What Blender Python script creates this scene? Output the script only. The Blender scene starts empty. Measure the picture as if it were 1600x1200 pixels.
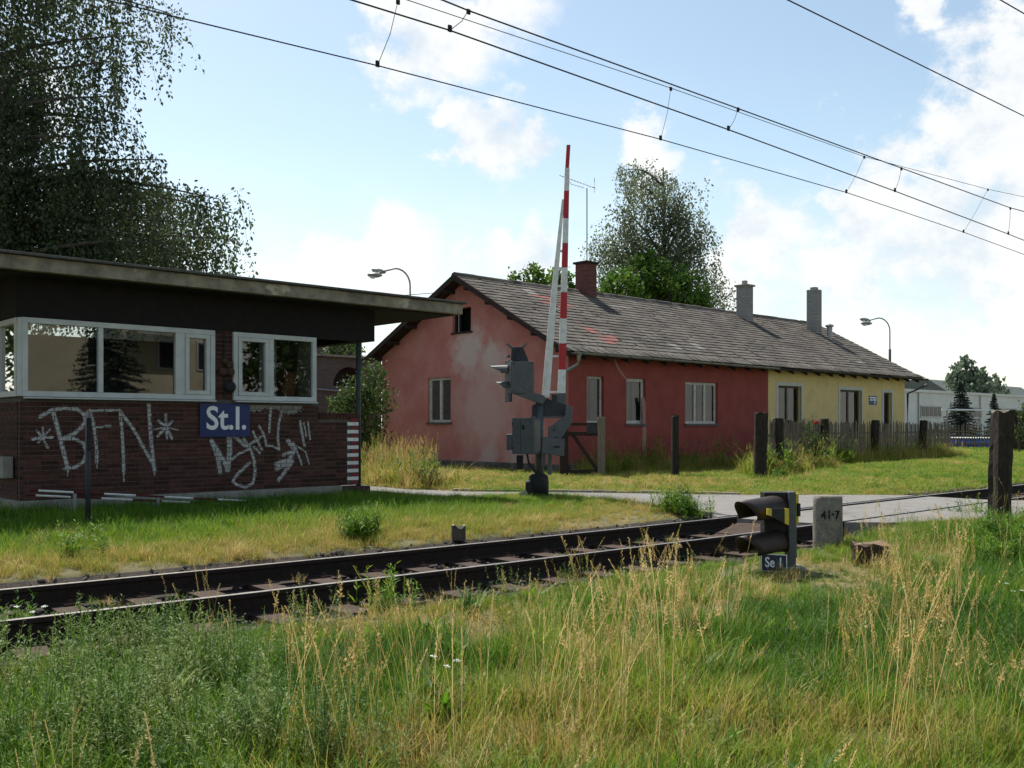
import bpy, bmesh, math, random
import numpy as np
from mathutils import Vector, Matrix
R = math.radians
rng = np.random.default_rng(11)
random.seed(5)
SC = bpy.context.scene
COL = SC.collection

# ------------------------------------------------------------------ camera
# world: X runs along the railway, Y away from the camera across it, Z up, rail heads at Z = 0
EYE = 1.42
HEAD = math.atan2(.6794, .7337)
S_, C_ = math.sin(HEAD), math.cos(HEAD)
cam = bpy.data.cameras.new('Camera')
camo = bpy.data.objects.new('Camera', cam)
COL.objects.link(camo)
camo.location = (0, 0, EYE)
camo.rotation_euler = (R(90), 0, -HEAD)
cam.sensor_width = 36
cam.lens = 34.0
cam.shift_y = 65 / 1600
cam.clip_end = 3000
cam.clip_start = .05
SC.camera = camo

# ------------------------------------------------------------------ sky, sun, exposure
SUN_EL = R(56)
SUN_H = Vector((.20, .97)).normalized()          # horizontal direction towards the sun
w = bpy.data.worlds.new('World')
SC.world = w
w.use_nodes = True
nt = w.node_tree
nt.nodes.clear()
def wn(t, **k):
    n = nt.nodes.new(t)
    for a, b in k.items(): setattr(n, a, b)
    return n
out = wn('ShaderNodeOutputWorld')
bg = wn('ShaderNodeBackground')
bg.inputs[1].default_value = .105
nt.links.new(bg.outputs[0], out.inputs[0])
sky = wn('ShaderNodeTexSky', sky_type='NISHITA', sun_disc=False)
sky.sun_elevation = SUN_EL
sky.sun_rotation = math.atan2(SUN_H.x, SUN_H.y)
sky.air_density = 1.0
sky.dust_density = .5
sky.ozone_density = 1.2
tc = wn('ShaderNodeTexCoord')
def wmath(op, a, b=None, clamp=False):
    n = wn('ShaderNodeMath', operation=op, use_clamp=clamp)
    for i, v in enumerate((a, b)):
        if v is None: continue
        if isinstance(v, (int, float)): n.inputs[i].default_value = v
        else: nt.links.new(v, n.inputs[i])
    return n.outputs[0]
def wmap(v, a, b, c=0., d=1., smooth=True):
    n = wn('ShaderNodeMapRange', interpolation_type='SMOOTHSTEP' if smooth else 'LINEAR')
    nt.links.new(v, n.inputs[0])
    for i, q in zip((1, 2, 3, 4), (a, b, c, d)): n.inputs[i].default_value = q
    return n.outputs[0]
dirv = tc.outputs['Generated']
def wnoise(scale, detail, rough=.55, dist=0., stretch=1.6):
    m = wn('ShaderNodeMapping')
    m.inputs['Scale'].default_value = (1, 1, stretch)
    nt.links.new(dirv, m.inputs[0])
    n = wn('ShaderNodeTexNoise')
    n.inputs['Scale'].default_value = scale
    n.inputs['Detail'].default_value = detail
    n.inputs['Roughness'].default_value = rough
    n.inputs['Distortion'].default_value = dist
    nt.links.new(m.outputs[0], n.inputs[0])
    return n
def sky_dir(x, y):
    r = (x - 800) / 1510; t = (665 - y) / 1510
    return Vector((S_ + C_ * r, C_ - S_ * r, t)).normalized()
# cumulus heaps of that day: direction and angular size
CLOUDS = [(770, 215, .055), (740, 205, .05), (825, 235, .045), (650, 75, .075), (720, 70, .05), (790, -20, .06), (1020, 240, .04),
          (1590, 110, .075), (1545, 200, .07), (1600, 230, .10), (1370, 290, .07), (1320, 330, .06), (1440, 350, .11),
          (1560, 380, .15), (1180, 375, .07), (620, 395, .06), (520, 415, .05), (820, 425, .06), (1470, 15, .025),
          (1560, 490, .06), (1330, 420, .06), (-260, 250, .2), (-700, 60, .22), (2100, 150, .22), (2600, 330, .25)]
n1n = wnoise(12, 6, .62, 0., 1.3)
n1 = n1n.outputs[0]
warp = wn('ShaderNodeVectorMath', operation='MULTIPLY_ADD')
nt.links.new(n1n.outputs['Color'], warp.inputs[0]); warp.inputs[1].default_value = (.11, .11, .11)
woff = wn('ShaderNodeVectorMath', operation='ADD'); nt.links.new(dirv, woff.inputs[0]); woff.inputs[1].default_value = (-.055, -.055, -.055)
nt.links.new(woff.outputs[0], warp.inputs[2])
dens = None
for x, y, r in CLOUDS:
    d = wn('ShaderNodeVectorMath', operation='DISTANCE')
    nt.links.new(warp.outputs[0], d.inputs[0]); d.inputs[1].default_value = sky_dir(x, y)
    m = wmap(d.outputs['Value'], 0, r * 1.25, 1, 0, False)
    dens = m if dens is None else wmath('MAXIMUM', dens, m)
n2 = wnoise(2.6, 3, .55, 0.).outputs[0]
sep = wn('ShaderNodeSeparateXYZ'); nt.links.new(dirv, sep.inputs[0])
zz = sep.outputs[2]
# scattered clouds all round, thin veil and white air towards the horizon
dens = wmath('MAXIMUM', dens, wmap(n2, .56, .74, 0., .5))
edge = wmath('ADD', wmath('MULTIPLY', dens, 1.0), wmath('MULTIPLY', wmath('SUBTRACT', n1, .5), 1.75))
cl = wmap(edge, .22, .66, 0., .92)
veil = wmap(n2, .40, .70, 0., .16)
low = wmap(zz, -.02, .30, .74, .0)
cl = wmath('MAXIMUM', cl, wmath('ADD', veil, low), True)
cl = wmath('MULTIPLY', cl, .97)
ccol = wn('ShaderNodeMix', data_type='RGBA')
ccol.inputs[6].default_value = (4.9, 5.4, 5.85, 1)
ccol.inputs[7].default_value = (6.7, 6.7, 6.6, 1)
nt.links.new(wmap(n1, .32, .56), ccol.inputs[0])
tintm = wn('ShaderNodeMix', data_type='RGBA', blend_type='MULTIPLY')
tintm.inputs[0].default_value = 1
nt.links.new(sky.outputs[0], tintm.inputs[6]); tintm.inputs[7].default_value = (1.32, 1.22, 1.02, 1)
mixs = wn('ShaderNodeMix', data_type='RGBA')
nt.links.new(cl, mixs.inputs[0]); nt.links.new(tintm.outputs[2], mixs.inputs[6]); nt.links.new(ccol.outputs[2], mixs.inputs[7])
nt.links.new(mixs.outputs[2], bg.inputs[0])

sl = bpy.data.lights.new('Sun', 'SUN')
sl.energy = 5.0
sl.angle = R(.53)
sl.color = (1, .95, .86)
so = bpy.data.objects.new('Sun', sl)
COL.objects.link(so)
sv = Vector((SUN_H.x * math.cos(SUN_EL), SUN_H.y * math.cos(SUN_EL), math.sin(SUN_EL)))
so.rotation_euler = sv.to_track_quat('Z', 'Y').to_euler()
so.location = (0, 0, 40)
SC.view_settings.view_transform = 'Standard'
SC.view_settings.look = 'None'
SC.view_settings.exposure = .58
SC.view_settings.gamma = 1
SC.view_settings.use_curve_mapping = False
SC.render.engine = 'CYCLES'
SC.cycles.max_bounces = 5
SC.cycles.diffuse_bounces = 2
SC.cycles.glossy_bounces = 2
SC.cycles.transmission_bounces = 2
SC.cycles.use_adaptive_sampling = True
SC.cycles.adaptive_threshold = .02
SC.cycles.transparent_max_bounces = 6
SC.cycles.use_denoising = True

# ------------------------------------------------------------------ helpers
def col4(c): return (c[0], c[1], c[2], 1)
def M(name, c1, c2=None, scale=4, rough=.85, bump=0., bscale=40, metal=0., spec=.25, detail=7, contrast=(.35, .65), c3=None, s3=1.2, t3=(.55, .7), stretch=(1, 1, 1), trans=0.):
    m = bpy.data.materials.new(name); m.use_nodes = True
    t = m.node_tree; b = t.nodes['Principled BSDF']
    b.inputs['Roughness'].default_value = rough
    b.inputs['Metallic'].default_value = metal
    b.inputs['Specular IOR Level'].default_value = spec
    g = t.nodes.new('ShaderNodeNewGeometry')
    mp = t.nodes.new('ShaderNodeMapping'); mp.inputs['Scale'].default_value = stretch
    t.links.new(g.outputs['Position'], mp.inputs[0])
    def noise(s, d=detail):
        n = t.nodes.new('ShaderNodeTexNoise'); n.inputs['Scale'].default_value = s; n.inputs['Detail'].default_value = d
        n.inputs['Roughness'].default_value = .62
        t.links.new(mp.outputs[0], n.inputs[0]); return n.outputs[0]
    def rng_(v, a, b_):
        n = t.nodes.new('ShaderNodeMapRange'); t.links.new(v, n.inputs[0]); n.inputs[1].default_value = a; n.inputs[2].default_value = b_; return n.outputs[0]
    cur = None
    if c2 is not None:
        x = t.nodes.new('ShaderNodeMix'); x.data_type = 'RGBA'
        x.inputs[6].default_value = col4(c1); x.inputs[7].default_value = col4(c2)
        t.links.new(rng_(noise(scale), *contrast), x.inputs[0]); cur = x.outputs[2]
        if c3 is not None:
            y = t.nodes.new('ShaderNodeMix'); y.data_type = 'RGBA'
            t.links.new(cur, y.inputs[6]); y.inputs[7].default_value = col4(c3)
            t.links.new(rng_(noise(s3), *t3), y.inputs[0]); cur = y.outputs[2]
        t.links.new(cur, b.inputs['Base Color'])
    else:
        b.inputs['Base Color'].default_value = col4(c1)
    if bump:
        bn = t.nodes.new('ShaderNodeBump'); bn.inputs['Strength'].default_value = min(1, bump); bn.inputs['Distance'].default_value = .02
        t.links.new(noise(bscale, 5), bn.inputs['Height']); t.links.new(bn.outputs[0], b.inputs['Normal'])
    return m
def tree_mix(m, fac_socket, colour):
    """lay a further colour over a material's base colour"""
    t = m.node_tree; b = t.nodes['Principled BSDF']
    y = t.nodes.new('ShaderNodeMix'); y.data_type = 'RGBA'
    l = b.inputs['Base Color'].links
    if l: t.links.new(l[0].from_socket, y.inputs[6])
    else: y.inputs[6].default_value = b.inputs['Base Color'].default_value
    y.inputs[7].default_value = col4(colour)
    t.links.new(fac_socket, y.inputs[0]); t.links.new(y.outputs[2], b.inputs['Base Color'])

class MB:
    """collects shapes and links them as one mesh object"""
    def __init__(s, org=(0, 0, 0)):
        s.v = []; s.f = []; s.o = Vector(org)
    def add(s, vs, fs, mat=None):
        n = len(s.v)
        if mat is not None: vs = [mat @ Vector(p) for p in vs]
        s.v += [tuple(p) for p in vs]; s.f += [tuple(i + n for i in f) for f in fs]; return s
    def box(s, a, b, mat=None):
        (x0, y0, z0), (x1, y1, z1) = a, b
        if x0 > x1: x0, x1 = x1, x0
        if y0 > y1: y0, y1 = y1, y0
        if z0 > z1: z0, z1 = z1, z0
        vs = [(x0, y0, z0), (x1, y0, z0), (x1, y1, z0), (x0, y1, z0), (x0, y0, z1), (x1, y0, z1), (x1, y1, z1), (x0, y1, z1)]
        return s.add(vs, [(3, 2, 1, 0), (4, 5, 6, 7), (0, 1, 5, 4), (1, 2, 6, 5), (2, 3, 7, 6), (3, 0, 4, 7)], mat)
    def quad(s, *p): return s.add(p, [tuple(range(len(p)))])
    def prism(s, poly, axis, a, b):
        """poly: 2-D outline in the two other axes (cyclic order kept), extruded along axis from a to b"""
        def P(p, t):
            if axis == 0: return (t, p[0], p[1])
            if axis == 1: return (p[0], t, p[1])
            return (p[0], p[1], t)
        n = len(poly)
        vs = [P(p, a) for p in poly] + [P(p, b) for p in poly]
        fs = [tuple(range(n - 1, -1, -1)), tuple(range(n, 2 * n))] + [(i, (i + 1) % n, n + (i + 1) % n, n + i) for i in range(n)]
        return s.add(vs, fs)
    def tube(s, path, r, n=8, cap=True):
        path = [Vector(p) for p in path]
        rs = r if isinstance(r, (list, tuple)) else [r] * len(path)
        base = len(s.v); up = Vector((0, 0, 1))
        for i, p in enumerate(path):
            d = (path[min(i + 1, len(path) - 1)] - path[max(i - 1, 0)]).normalized()
            a = d.cross(up)
            if a.length < .05: a = d.cross(Vector((1, 0, 0)))
            a.normalize(); b = a.cross(d).normalized()
            for k in range(n):
                t = 2 * math.pi * k / n
                s.v.append(tuple(p + (a * math.cos(t) + b * math.sin(t)) * rs[i]))
        for i in range(len(path) - 1):
            for k in range(n):
                q = base + i * n
                s.f.append((q + k, q + (k + 1) % n, q + n + (k + 1) % n, q + n + k))
        if cap:
            s.f.append(tuple(base + k for k in range(n - 1, -1, -1)))
            q = base + (len(path) - 1) * n
            s.f.append(tuple(q + k for k in range(n)))
        return s
    def lathe(s, prof, c=(0, 0, 0), n=14, axis=2):
        base = len(s.v)
        for r_, z in prof:
            for k in range(n):
                t = 2 * math.pi * k / n
                p = (r_ * math.cos(t), r_ * math.sin(t), z)
                if axis == 0: p = (p[2], p[0], p[1])
                if axis == 1: p = (p[0], p[2], p[1])
                s.v.append((c[0] + p[0], c[1] + p[1], c[2] + p[2]))
        for i in range(len(prof) - 1):
            for k in range(n):
                q = base + i * n
                s.f.append((q + k, q + (k + 1) % n, q + n + (k + 1) % n, q + n + k))
        s.f.append(tuple(base + k for k in range(n - 1, -1, -1)))
        q = base + (len(prof) - 1) * n
        s.f.append(tuple(q + k for k in range(n)))
        return s
    def mesh(s, name):
        me = bpy.data.meshes.new(name)
        o = s.o
        me.from_pydata([(p[0] - o.x, p[1] - o.y, p[2] - o.z) for p in s.v], [], s.f)
        me.update(); return me
    def build(s, name, mat, parent=None, bevel=0, smooth=False, seg=2):
        me = s.mesh(name); me.materials.append(mat)
        if smooth:
            me.polygons.foreach_set('use_smooth', [True] * len(me.polygons))
        ob = bpy.data.objects.new(name, me); COL.objects.link(ob)
        if parent: ob.parent = parent
        if bevel:
            md = ob.modifiers.new('Bevel', 'BEVEL'); md.width = bevel; md.segments = seg; md.limit_method = 'ANGLE'; md.angle_limit = R(35)
        return ob
def tag(o, label=None, cat=None, group=None, kind=None):
    if label: o['label'] = label
    if cat: o['category'] = cat
    if group: o['group'] = group
    if kind: o['kind'] = kind
    return o
def empty(name, loc, label=None, cat=None, group=None, rz=0):
    o = bpy.data.objects.new(name, None); COL.objects.link(o); o.location = loc; o.rotation_euler = (0, 0, rz)
    o.empty_display_size = .2
    return tag(o, label, cat, group)
def piece(name, me, parent, loc=(0, 0, 0), rot=(0, 0, 0), mat=None):
    o = bpy.data.objects.new(name, me); COL.objects.link(o); o.parent = parent; o.location = loc; o.rotation_euler = rot
    return o
def copy_tree(o, parent=None):
    c = o.copy(); COL.objects.link(c); c.parent = parent
    for ch in list(o.children):
        copy_tree(ch, c)
    return c
def mesh_np(name, V, F, mat=None, smooth=False):
    V = np.asarray(V, np.float32); F = np.asarray(F, np.int32)
    me = bpy.data.meshes.new(name)
    me.vertices.add(len(V)); me.vertices.foreach_set('co', V.ravel())
    k = F.shape[1]
    me.loops.add(F.size); me.loops.foreach_set('vertex_index', F.ravel())
    me.polygons.add(len(F)); me.polygons.foreach_set('loop_start', np.arange(0, F.size, k, dtype=np.int32))
    me.update(calc_edges=True)
    if smooth: me.polygons.foreach_set('use_smooth', np.ones(len(F), bool))
    if mat: me.materials.append(mat)
    return me
def text_mesh(body, size, mat, offset=0., extrude=.002, sx=1., align='CENTER'):
    cu = bpy.data.curves.new('lettering', 'FONT'); cu.body = body; cu.size = size; cu.offset = offset; cu.extrude = extrude
    cu.align_x = align; cu.align_y = 'CENTER'; cu.resolution_u = 4
    ob = bpy.data.objects.new('lettering', cu); COL.objects.link(ob)
    bpy.context.view_layer.update()
    me = bpy.data.meshes.new_from_object(ob.evaluated_get(bpy.context.evaluated_depsgraph_get()))
    bpy.data.objects.remove(ob); bpy.data.curves.remove(cu)
    me.transform(Matrix.Diagonal((sx, 1, 1, 1)))
    me.materials.clear(); me.materials.append(mat); return me
# where a point of the photographed place lies in metres
def _d(x): r = (x - 800) / 1510; return S_ + C_ * r, C_ - S_ * r
def onv(x, y, V):
    a, b = _d(x); F = V / b; return a * F, V, EYE + (665 - y) / 1510 * F
def onu(x, y, U):
    a, b = _d(x); F = U / a; return U, b * F, EYE + (665 - y) / 1510 * F
def onz(x, y, Z=0.):
    a, b = _d(x); F = (EYE - Z) * 1510 / (y - 665); return a * F, b * F, Z
def onF(x, y, F):
    a, b = _d(x); return a * F, b * F, EYE + (665 - y) / 1510 * F
def track_off(u): return np.where(np.asarray(u) < 14, .0032 * (14 - np.asarray(u, float)) ** 2, 0.)

# ------------------------------------------------------------------ materials
m_mortar = M('mortar', (.075, .065, .058), (.12, .105, .095), 30, .95, .3, 120)
m_brick = M('brick', (.046, .019, .015), (.078, .031, .023), 25, .85, .35, 160)
m_redpaint = M('red_paint', (.45, .03, .035), (.33, .025, .03), 18, .5)
m_whitepaint = M('white_paint', (.72, .72, .70), (.55, .55, .52), 9, .55, c3=(.3, .27, .22), s3=22, t3=(.62, .75))
m_frame = M('white_plastic', (.50, .52, .51), (.40, .42, .41), 3, .45)
m_oldframe = M('old_white_wood', (.58, .57, .53), (.38, .36, .33), 12, .75)
m_concrete = M('concrete', (.20, .19, .165), (.32, .30, .26), 6, .92, .35, 60, c3=(.10, .10, .085), s3=3)
m_fascia = M('fascia_concrete', (.30, .27, .20), (.14, .125, .10), 3.5, .92, .3, 50, c3=(.42, .38, .29), s3=2.2, t3=(.6, .66))
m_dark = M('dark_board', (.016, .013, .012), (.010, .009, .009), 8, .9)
m_tar = M('roofing_felt', (.06, .06, .06), (.10, .10, .095), 6, .95, .2, 60)
m_curtain = M('curtain', (.55, .55, .52), (.32, .33, .33), 8, .95, stretch=(6, 6, .3))
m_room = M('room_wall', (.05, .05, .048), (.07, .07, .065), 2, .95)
m_steel_grey = M('grey_enamel', (.058, .066, .072), (.075, .085, .092), 5, .45, .05, 90, spec=.4, c3=(.042, .044, .045), s3=9)
m_steel_dark = M('blue_grey_enamel', (.022, .025, .034), (.033, .037, .048), 6, .5)
m_black = M('black_iron', (.012, .012, .014), (.022, .021, .022), 20, .7, .2, 70)
m_rust = M('rust', (.075, .042, .03), (.045, .027, .02), 16, .9, .4, 120)
m_railside = M('rusted_rail', (.016, .011, .009), (.028, .018, .014), 20, .85, .3, 120)
m_railtop = M('worn_rail_head', (.30, .29, .28), (.20, .185, .17), 14, .42, metal=.8)
m_sleeper = M('sleeper_wood', (.075, .048, .036), (.04, .028, .023), 12, .95, .5, 60, stretch=(1, .3, 1))
m_zinc = M('zinc', (.33, .34, .34), (.22, .225, .22), 8, .45, metal=.6)
m_wood_old = M('weathered_wood', (.24, .20, .15), (.13, .107, .083), 9, .95, .5, 80, stretch=(3, 3, .4), c3=(.22, .19, .15), s3=5)
m_wood_dark = M('tarred_wood', (.025, .016, .013), (.045, .03, .024), 12, .9, .3, 70, stretch=(3, 3, .5))
m_post = M('old_post', (.022, .018, .015), (.045, .036, .029), 10, .97, .9, 34, stretch=(2.2, 2.2, .7), c3=(.07, .062, .04), s3=6, t3=(.6, .75))
m_stone = M('milestone_granite', (.24, .215, .18), (.14, .127, .108), 10, .95, .8, 45, c3=(.30, .28, .24), s3=34, t3=(.55, .66))
m_plinth = M('plinth_stone', (.085, .075, .066), (.15, .135, .12), 4, .95, .9, 14, c3=(.07, .065, .055), s3=7, t3=(.5, .6))
m_wire = M('wire', (.03, .03, .032))
m_galv = M('galvanised_steel', (.30, .31, .31), (.22, .23, .23), 6, .5, metal=.4)
m_lampglass = M('lamp_glass', (.62, .63, .62), (.5, .5, .5), 8, .25)
m_bark = M('birch_bark', (.22, .20, .17), (.06, .05, .045), 7, .95, .5, 40)
m_bark2 = M('dark_bark', (.06, .05, .04), (.10, .08, .065), 9, .95, .5, 40)
m_blue = M('blue_enamel', (.005, .02, .105), (.006, .024, .125), 4, .35, spec=.4)
m_navy = M('navy_enamel', (.006, .010, .035), None, rough=.35)
m_letter = M('white_lettering', (.72, .73, .74), None, rough=.5)
m_yellow = M('yellow_enamel', (.62, .47, .03), (.5, .4, .05), 14, .5)
m_asph = M('worn_asphalt', (.165, .158, .148), (.20, .192, .18), 3, .95, .35, 120, c3=(.13, .124, .114), s3=.8)
m_gutter_dark = M('dark_gutter', (.07, .06, .055), (.1, .09, .08), 6, .6)
m_green_pole = M('green_paint', (.028, .045, .038), (.045, .06, .05), 9, .5)

def cracks(m, colour, scale, width):
    t = m.node_tree; g = t.nodes.new('ShaderNodeNewGeometry')
    n = t.nodes.new('ShaderNodeTexNoise'); n.inputs['Scale'].default_value = 2.; t.links.new(g.outputs['Position'], n.inputs[0])
    a = t.nodes.new('ShaderNodeVectorMath'); a.operation = 'MULTIPLY_ADD'; t.links.new(n.outputs['Color'], a.inputs[0]); a.inputs[1].default_value = (.5, .5, .5); t.links.new(g.outputs['Position'], a.inputs[2])
    v = t.nodes.new('ShaderNodeTexVoronoi'); v.feature = 'DISTANCE_TO_EDGE'; v.inputs['Scale'].default_value = scale; t.links.new(a.outputs[0], v.inputs['Vector'])
    r = t.nodes.new('ShaderNodeMapRange'); t.links.new(v.outputs['Distance'], r.inputs[0]); r.inputs[1].default_value = 0; r.inputs[2].default_value = width; r.inputs[3].default_value = .8; r.inputs[4].default_value = 0
    tree_mix(m, r.outputs[0], colour)
cracks(m_asph, (.05, .047, .042), .7, .012)
def glass_mat(name, tint, ior=1.7, add=.05):
    m = bpy.data.materials.new(name); m.use_nodes = True; t = m.node_tree; t.nodes.clear()
    o = t.nodes.new('ShaderNodeOutputMaterial'); mx = t.nodes.new('ShaderNodeMixShader')
    tr = t.nodes.new('ShaderNodeBsdfTransparent'); tr.inputs[0].default_value = col4(tint)
    gl = t.nodes.new('ShaderNodeBsdfGlossy'); gl.inputs['Roughness'].default_value = .015
    fr = t.nodes.new('ShaderNodeFresnel'); fr.inputs[0].default_value = ior
    ad = t.nodes.new('ShaderNodeMath'); ad.operation = 'ADD'; ad.inputs[1].default_value = add
    t.links.new(fr.outputs[0], ad.inputs[0]); t.links.new(ad.outputs[0], mx.inputs[0])
    t.links.new(tr.outputs[0], mx.inputs[1]); t.links.new(gl.outputs[0], mx.inputs[2]); t.links.new(mx.outputs[0], o.inputs[0])
    return m
m_glass = glass_mat('window_glass', (.6, .64, .63), 1.5, .02)
m_glass_dark = glass_mat('tinted_glass', (.5, .56, .56), 1.5, .07)

def cell_var(m, su, sv, sw, lo, hi, sat=0.):
    """each piece of a laid surface its own brightness, by the cell of the pattern it lies in"""
    t = m.node_tree; b = t.nodes['Principled BSDF']
    g = t.nodes.new('ShaderNodeNewGeometry'); mp = t.nodes.new('ShaderNodeVectorMath'); mp.operation = 'MULTIPLY'
    mp.inputs[1].default_value = (su, sv, sw); t.links.new(g.outputs['Position'], mp.inputs[0])
    fl = t.nodes.new('ShaderNodeVectorMath'); fl.operation = 'FLOOR'; t.links.new(mp.outputs[0], fl.inputs[0])
    wn_ = t.nodes.new('ShaderNodeTexWhiteNoise'); t.links.new(fl.outputs[0], wn_.inputs[0])
    mr = t.nodes.new('ShaderNodeMapRange'); t.links.new(wn_.outputs['Value'], mr.inputs[0]); mr.inputs[3].default_value = lo; mr.inputs[4].default_value = hi
    hs = t.nodes.new('ShaderNodeHueSaturation'); t.links.new(mr.outputs[0], hs.inputs['Value'])
    l = b.inputs['Base Color'].links
    t.links.new(l[0].from_socket, hs.inputs['Color']); t.links.new(hs.outputs[0], b.inputs['Base Color'])

# plaster of the long house; the paint has bleached in cloudy patches
def spot(m, pts, colour, amp=.9, nscale=2.5):
    t = m.node_tree
    g = t.nodes.new('ShaderNodeNewGeometry'); cur = None
    for (p, r_) in pts:
        d = t.nodes.new('ShaderNodeVectorMath'); d.operation = 'DISTANCE'; t.links.new(g.outputs['Position'], d.inputs[0]); d.inputs[1].default_value = p
        mr = t.nodes.new('ShaderNodeMapRange'); t.links.new(d.outputs['Value'], mr.inputs[0]); mr.inputs[1].default_value = 0; mr.inputs[2].default_value = r_; mr.inputs[3].default_value = 1; mr.inputs[4].default_value = 0
        if cur is None: cur = mr.outputs[0]
        else:
            x = t.nodes.new('ShaderNodeMath'); x.operation = 'MAXIMUM'; t.links.new(cur, x.inputs[0]); t.links.new(mr.outputs[0], x.inputs[1]); cur = x.outputs[0]
    n = t.nodes.new('ShaderNodeTexNoise'); n.inputs['Scale'].default_value = nscale; n.inputs['Detail'].default_value = 8; n.inputs['Roughness'].default_value = .65
    t.links.new(g.outputs['Position'], n.inputs[0])
    a = t.nodes.new('ShaderNodeMath'); a.operation = 'ADD'; t.links.new(cur, a.inputs[0]); t.links.new(n.outputs[0], a.inputs[1])
    mr = t.nodes.new('ShaderNodeMapRange'); t.links.new(a.outputs[0], mr.inputs[0]); mr.inputs[1].default_value = .75; mr.inputs[2].default_value = 1.25; mr.inputs[3].default_value = 0; mr.inputs[4].default_value = amp
    tree_mix(m, mr.outputs[0], colour)
m_red = M('red_plaster', (.275, .066, .054), (.22, .053, .045), 2.2, .93, .25, 45, c3=(.25, .08, .066), s3=3.4, t3=(.58, .8))
m_gable = M('bleached_red_plaster', (.47, .17, .147), (.42, .15, .128), 2.0, .93, .3, 40, c3=(.50, .235, .205), s3=1.3, t3=(.42, .72))
spot(m_gable, [((20.65, 24.4, 3.9), 1.5), ((20.65, 23.3, 3.6), 1.0)], (.56, .455, .415), .85, 3.2)
spot(m_gable, [((20.65, 23.6, 2.0), 2.6), ((20.65, 22.6, 2.9), 1.6)], (.55, .36, .325), .8, 1.8)
spot(m_gable, [((20.65, 22.0, .45), 1.0), ((20.65, 23.4, .35), .8)], (.50, .38, .34), .8, 4)
m_yellowpl = M('yellow_plaster', (.66, .51, .235), (.59, .455, .21), 2, .93, .25, 50, c3=(.47, .37, .19), s3=1.6, t3=(.55, .8))
m_slate = M('fibre_slate', (.080, .070, .060), (.125, .110, .095), 7, .93, .5, 60, c3=(.05, .047, .04), s3=16, t3=(.56, .68))
cell_var(m_slate, 2, 2.2, .001, .68, 1.3)
m_slate_red = M('red_slate', (.25, .085, .072), (.19, .08, .07), 6, .9)
m_slate_pale = M('pale_slate', (.20, .19, .18), (.16, .15, .14), 6, .9)
cell_var(m_brick, 4, .001, 13.33, .55, 1.5)
def brickwork(name, c1, c2, mortar, scale=1.):
    m = bpy.data.materials.new(name); m.use_nodes = True; t = m.node_tree; b = t.nodes['Principled BSDF']; b.inputs['Roughness'].default_value = .92
    g = t.nodes.new('ShaderNodeNewGeometry'); sx = t.nodes.new('ShaderNodeSeparateXYZ'); t.links.new(g.outputs['Position'], sx.inputs[0])
    a = t.nodes.new('ShaderNodeMath'); t.links.new(sx.outputs[0], a.inputs[0]); t.links.new(sx.outputs[1], a.inputs[1])
    cb = t.nodes.new('ShaderNodeCombineXYZ'); t.links.new(a.outputs[0], cb.inputs[0]); t.links.new(sx.outputs[2], cb.inputs[1])
    br = t.nodes.new('ShaderNodeTexBrick'); t.links.new(cb.outputs[0], br.inputs[0])
    br.inputs['Color1'].default_value = col4(c1); br.inputs['Color2'].default_value = col4(c2); br.inputs['Mortar'].default_value = col4(mortar)
    br.inputs['Scale'].default_value = scale; br.inputs['Brick Width'].default_value = .26; br.inputs['Row Height'].default_value = .085; br.inputs['Mortar Size'].default_value = .009
    t.links.new(br.outputs[0], b.inputs['Base Color'])
    bp = t.nodes.new('ShaderNodeBump'); bp.inputs['Distance'].default_value = .012; bp.invert = True; t.links.new(br.outputs['Fac'], bp.inputs['Height']); t.links.new(bp.outputs[0], b.inputs['Normal'])
    return m
m_chim_red = brickwork('red_chimney_brick', (.16, .045, .035), (.11, .032, .026), (.07, .05, .045))
m_chim_grey = brickwork('grey_chimney_brick', (.30, .29, .27), (.24, .23, .215), (.14, .135, .125))
m_oldbrick = brickwork('sooty_old_brick', (.12, .10, .088), (.085, .072, .065), (.14, .13, .12))

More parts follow.
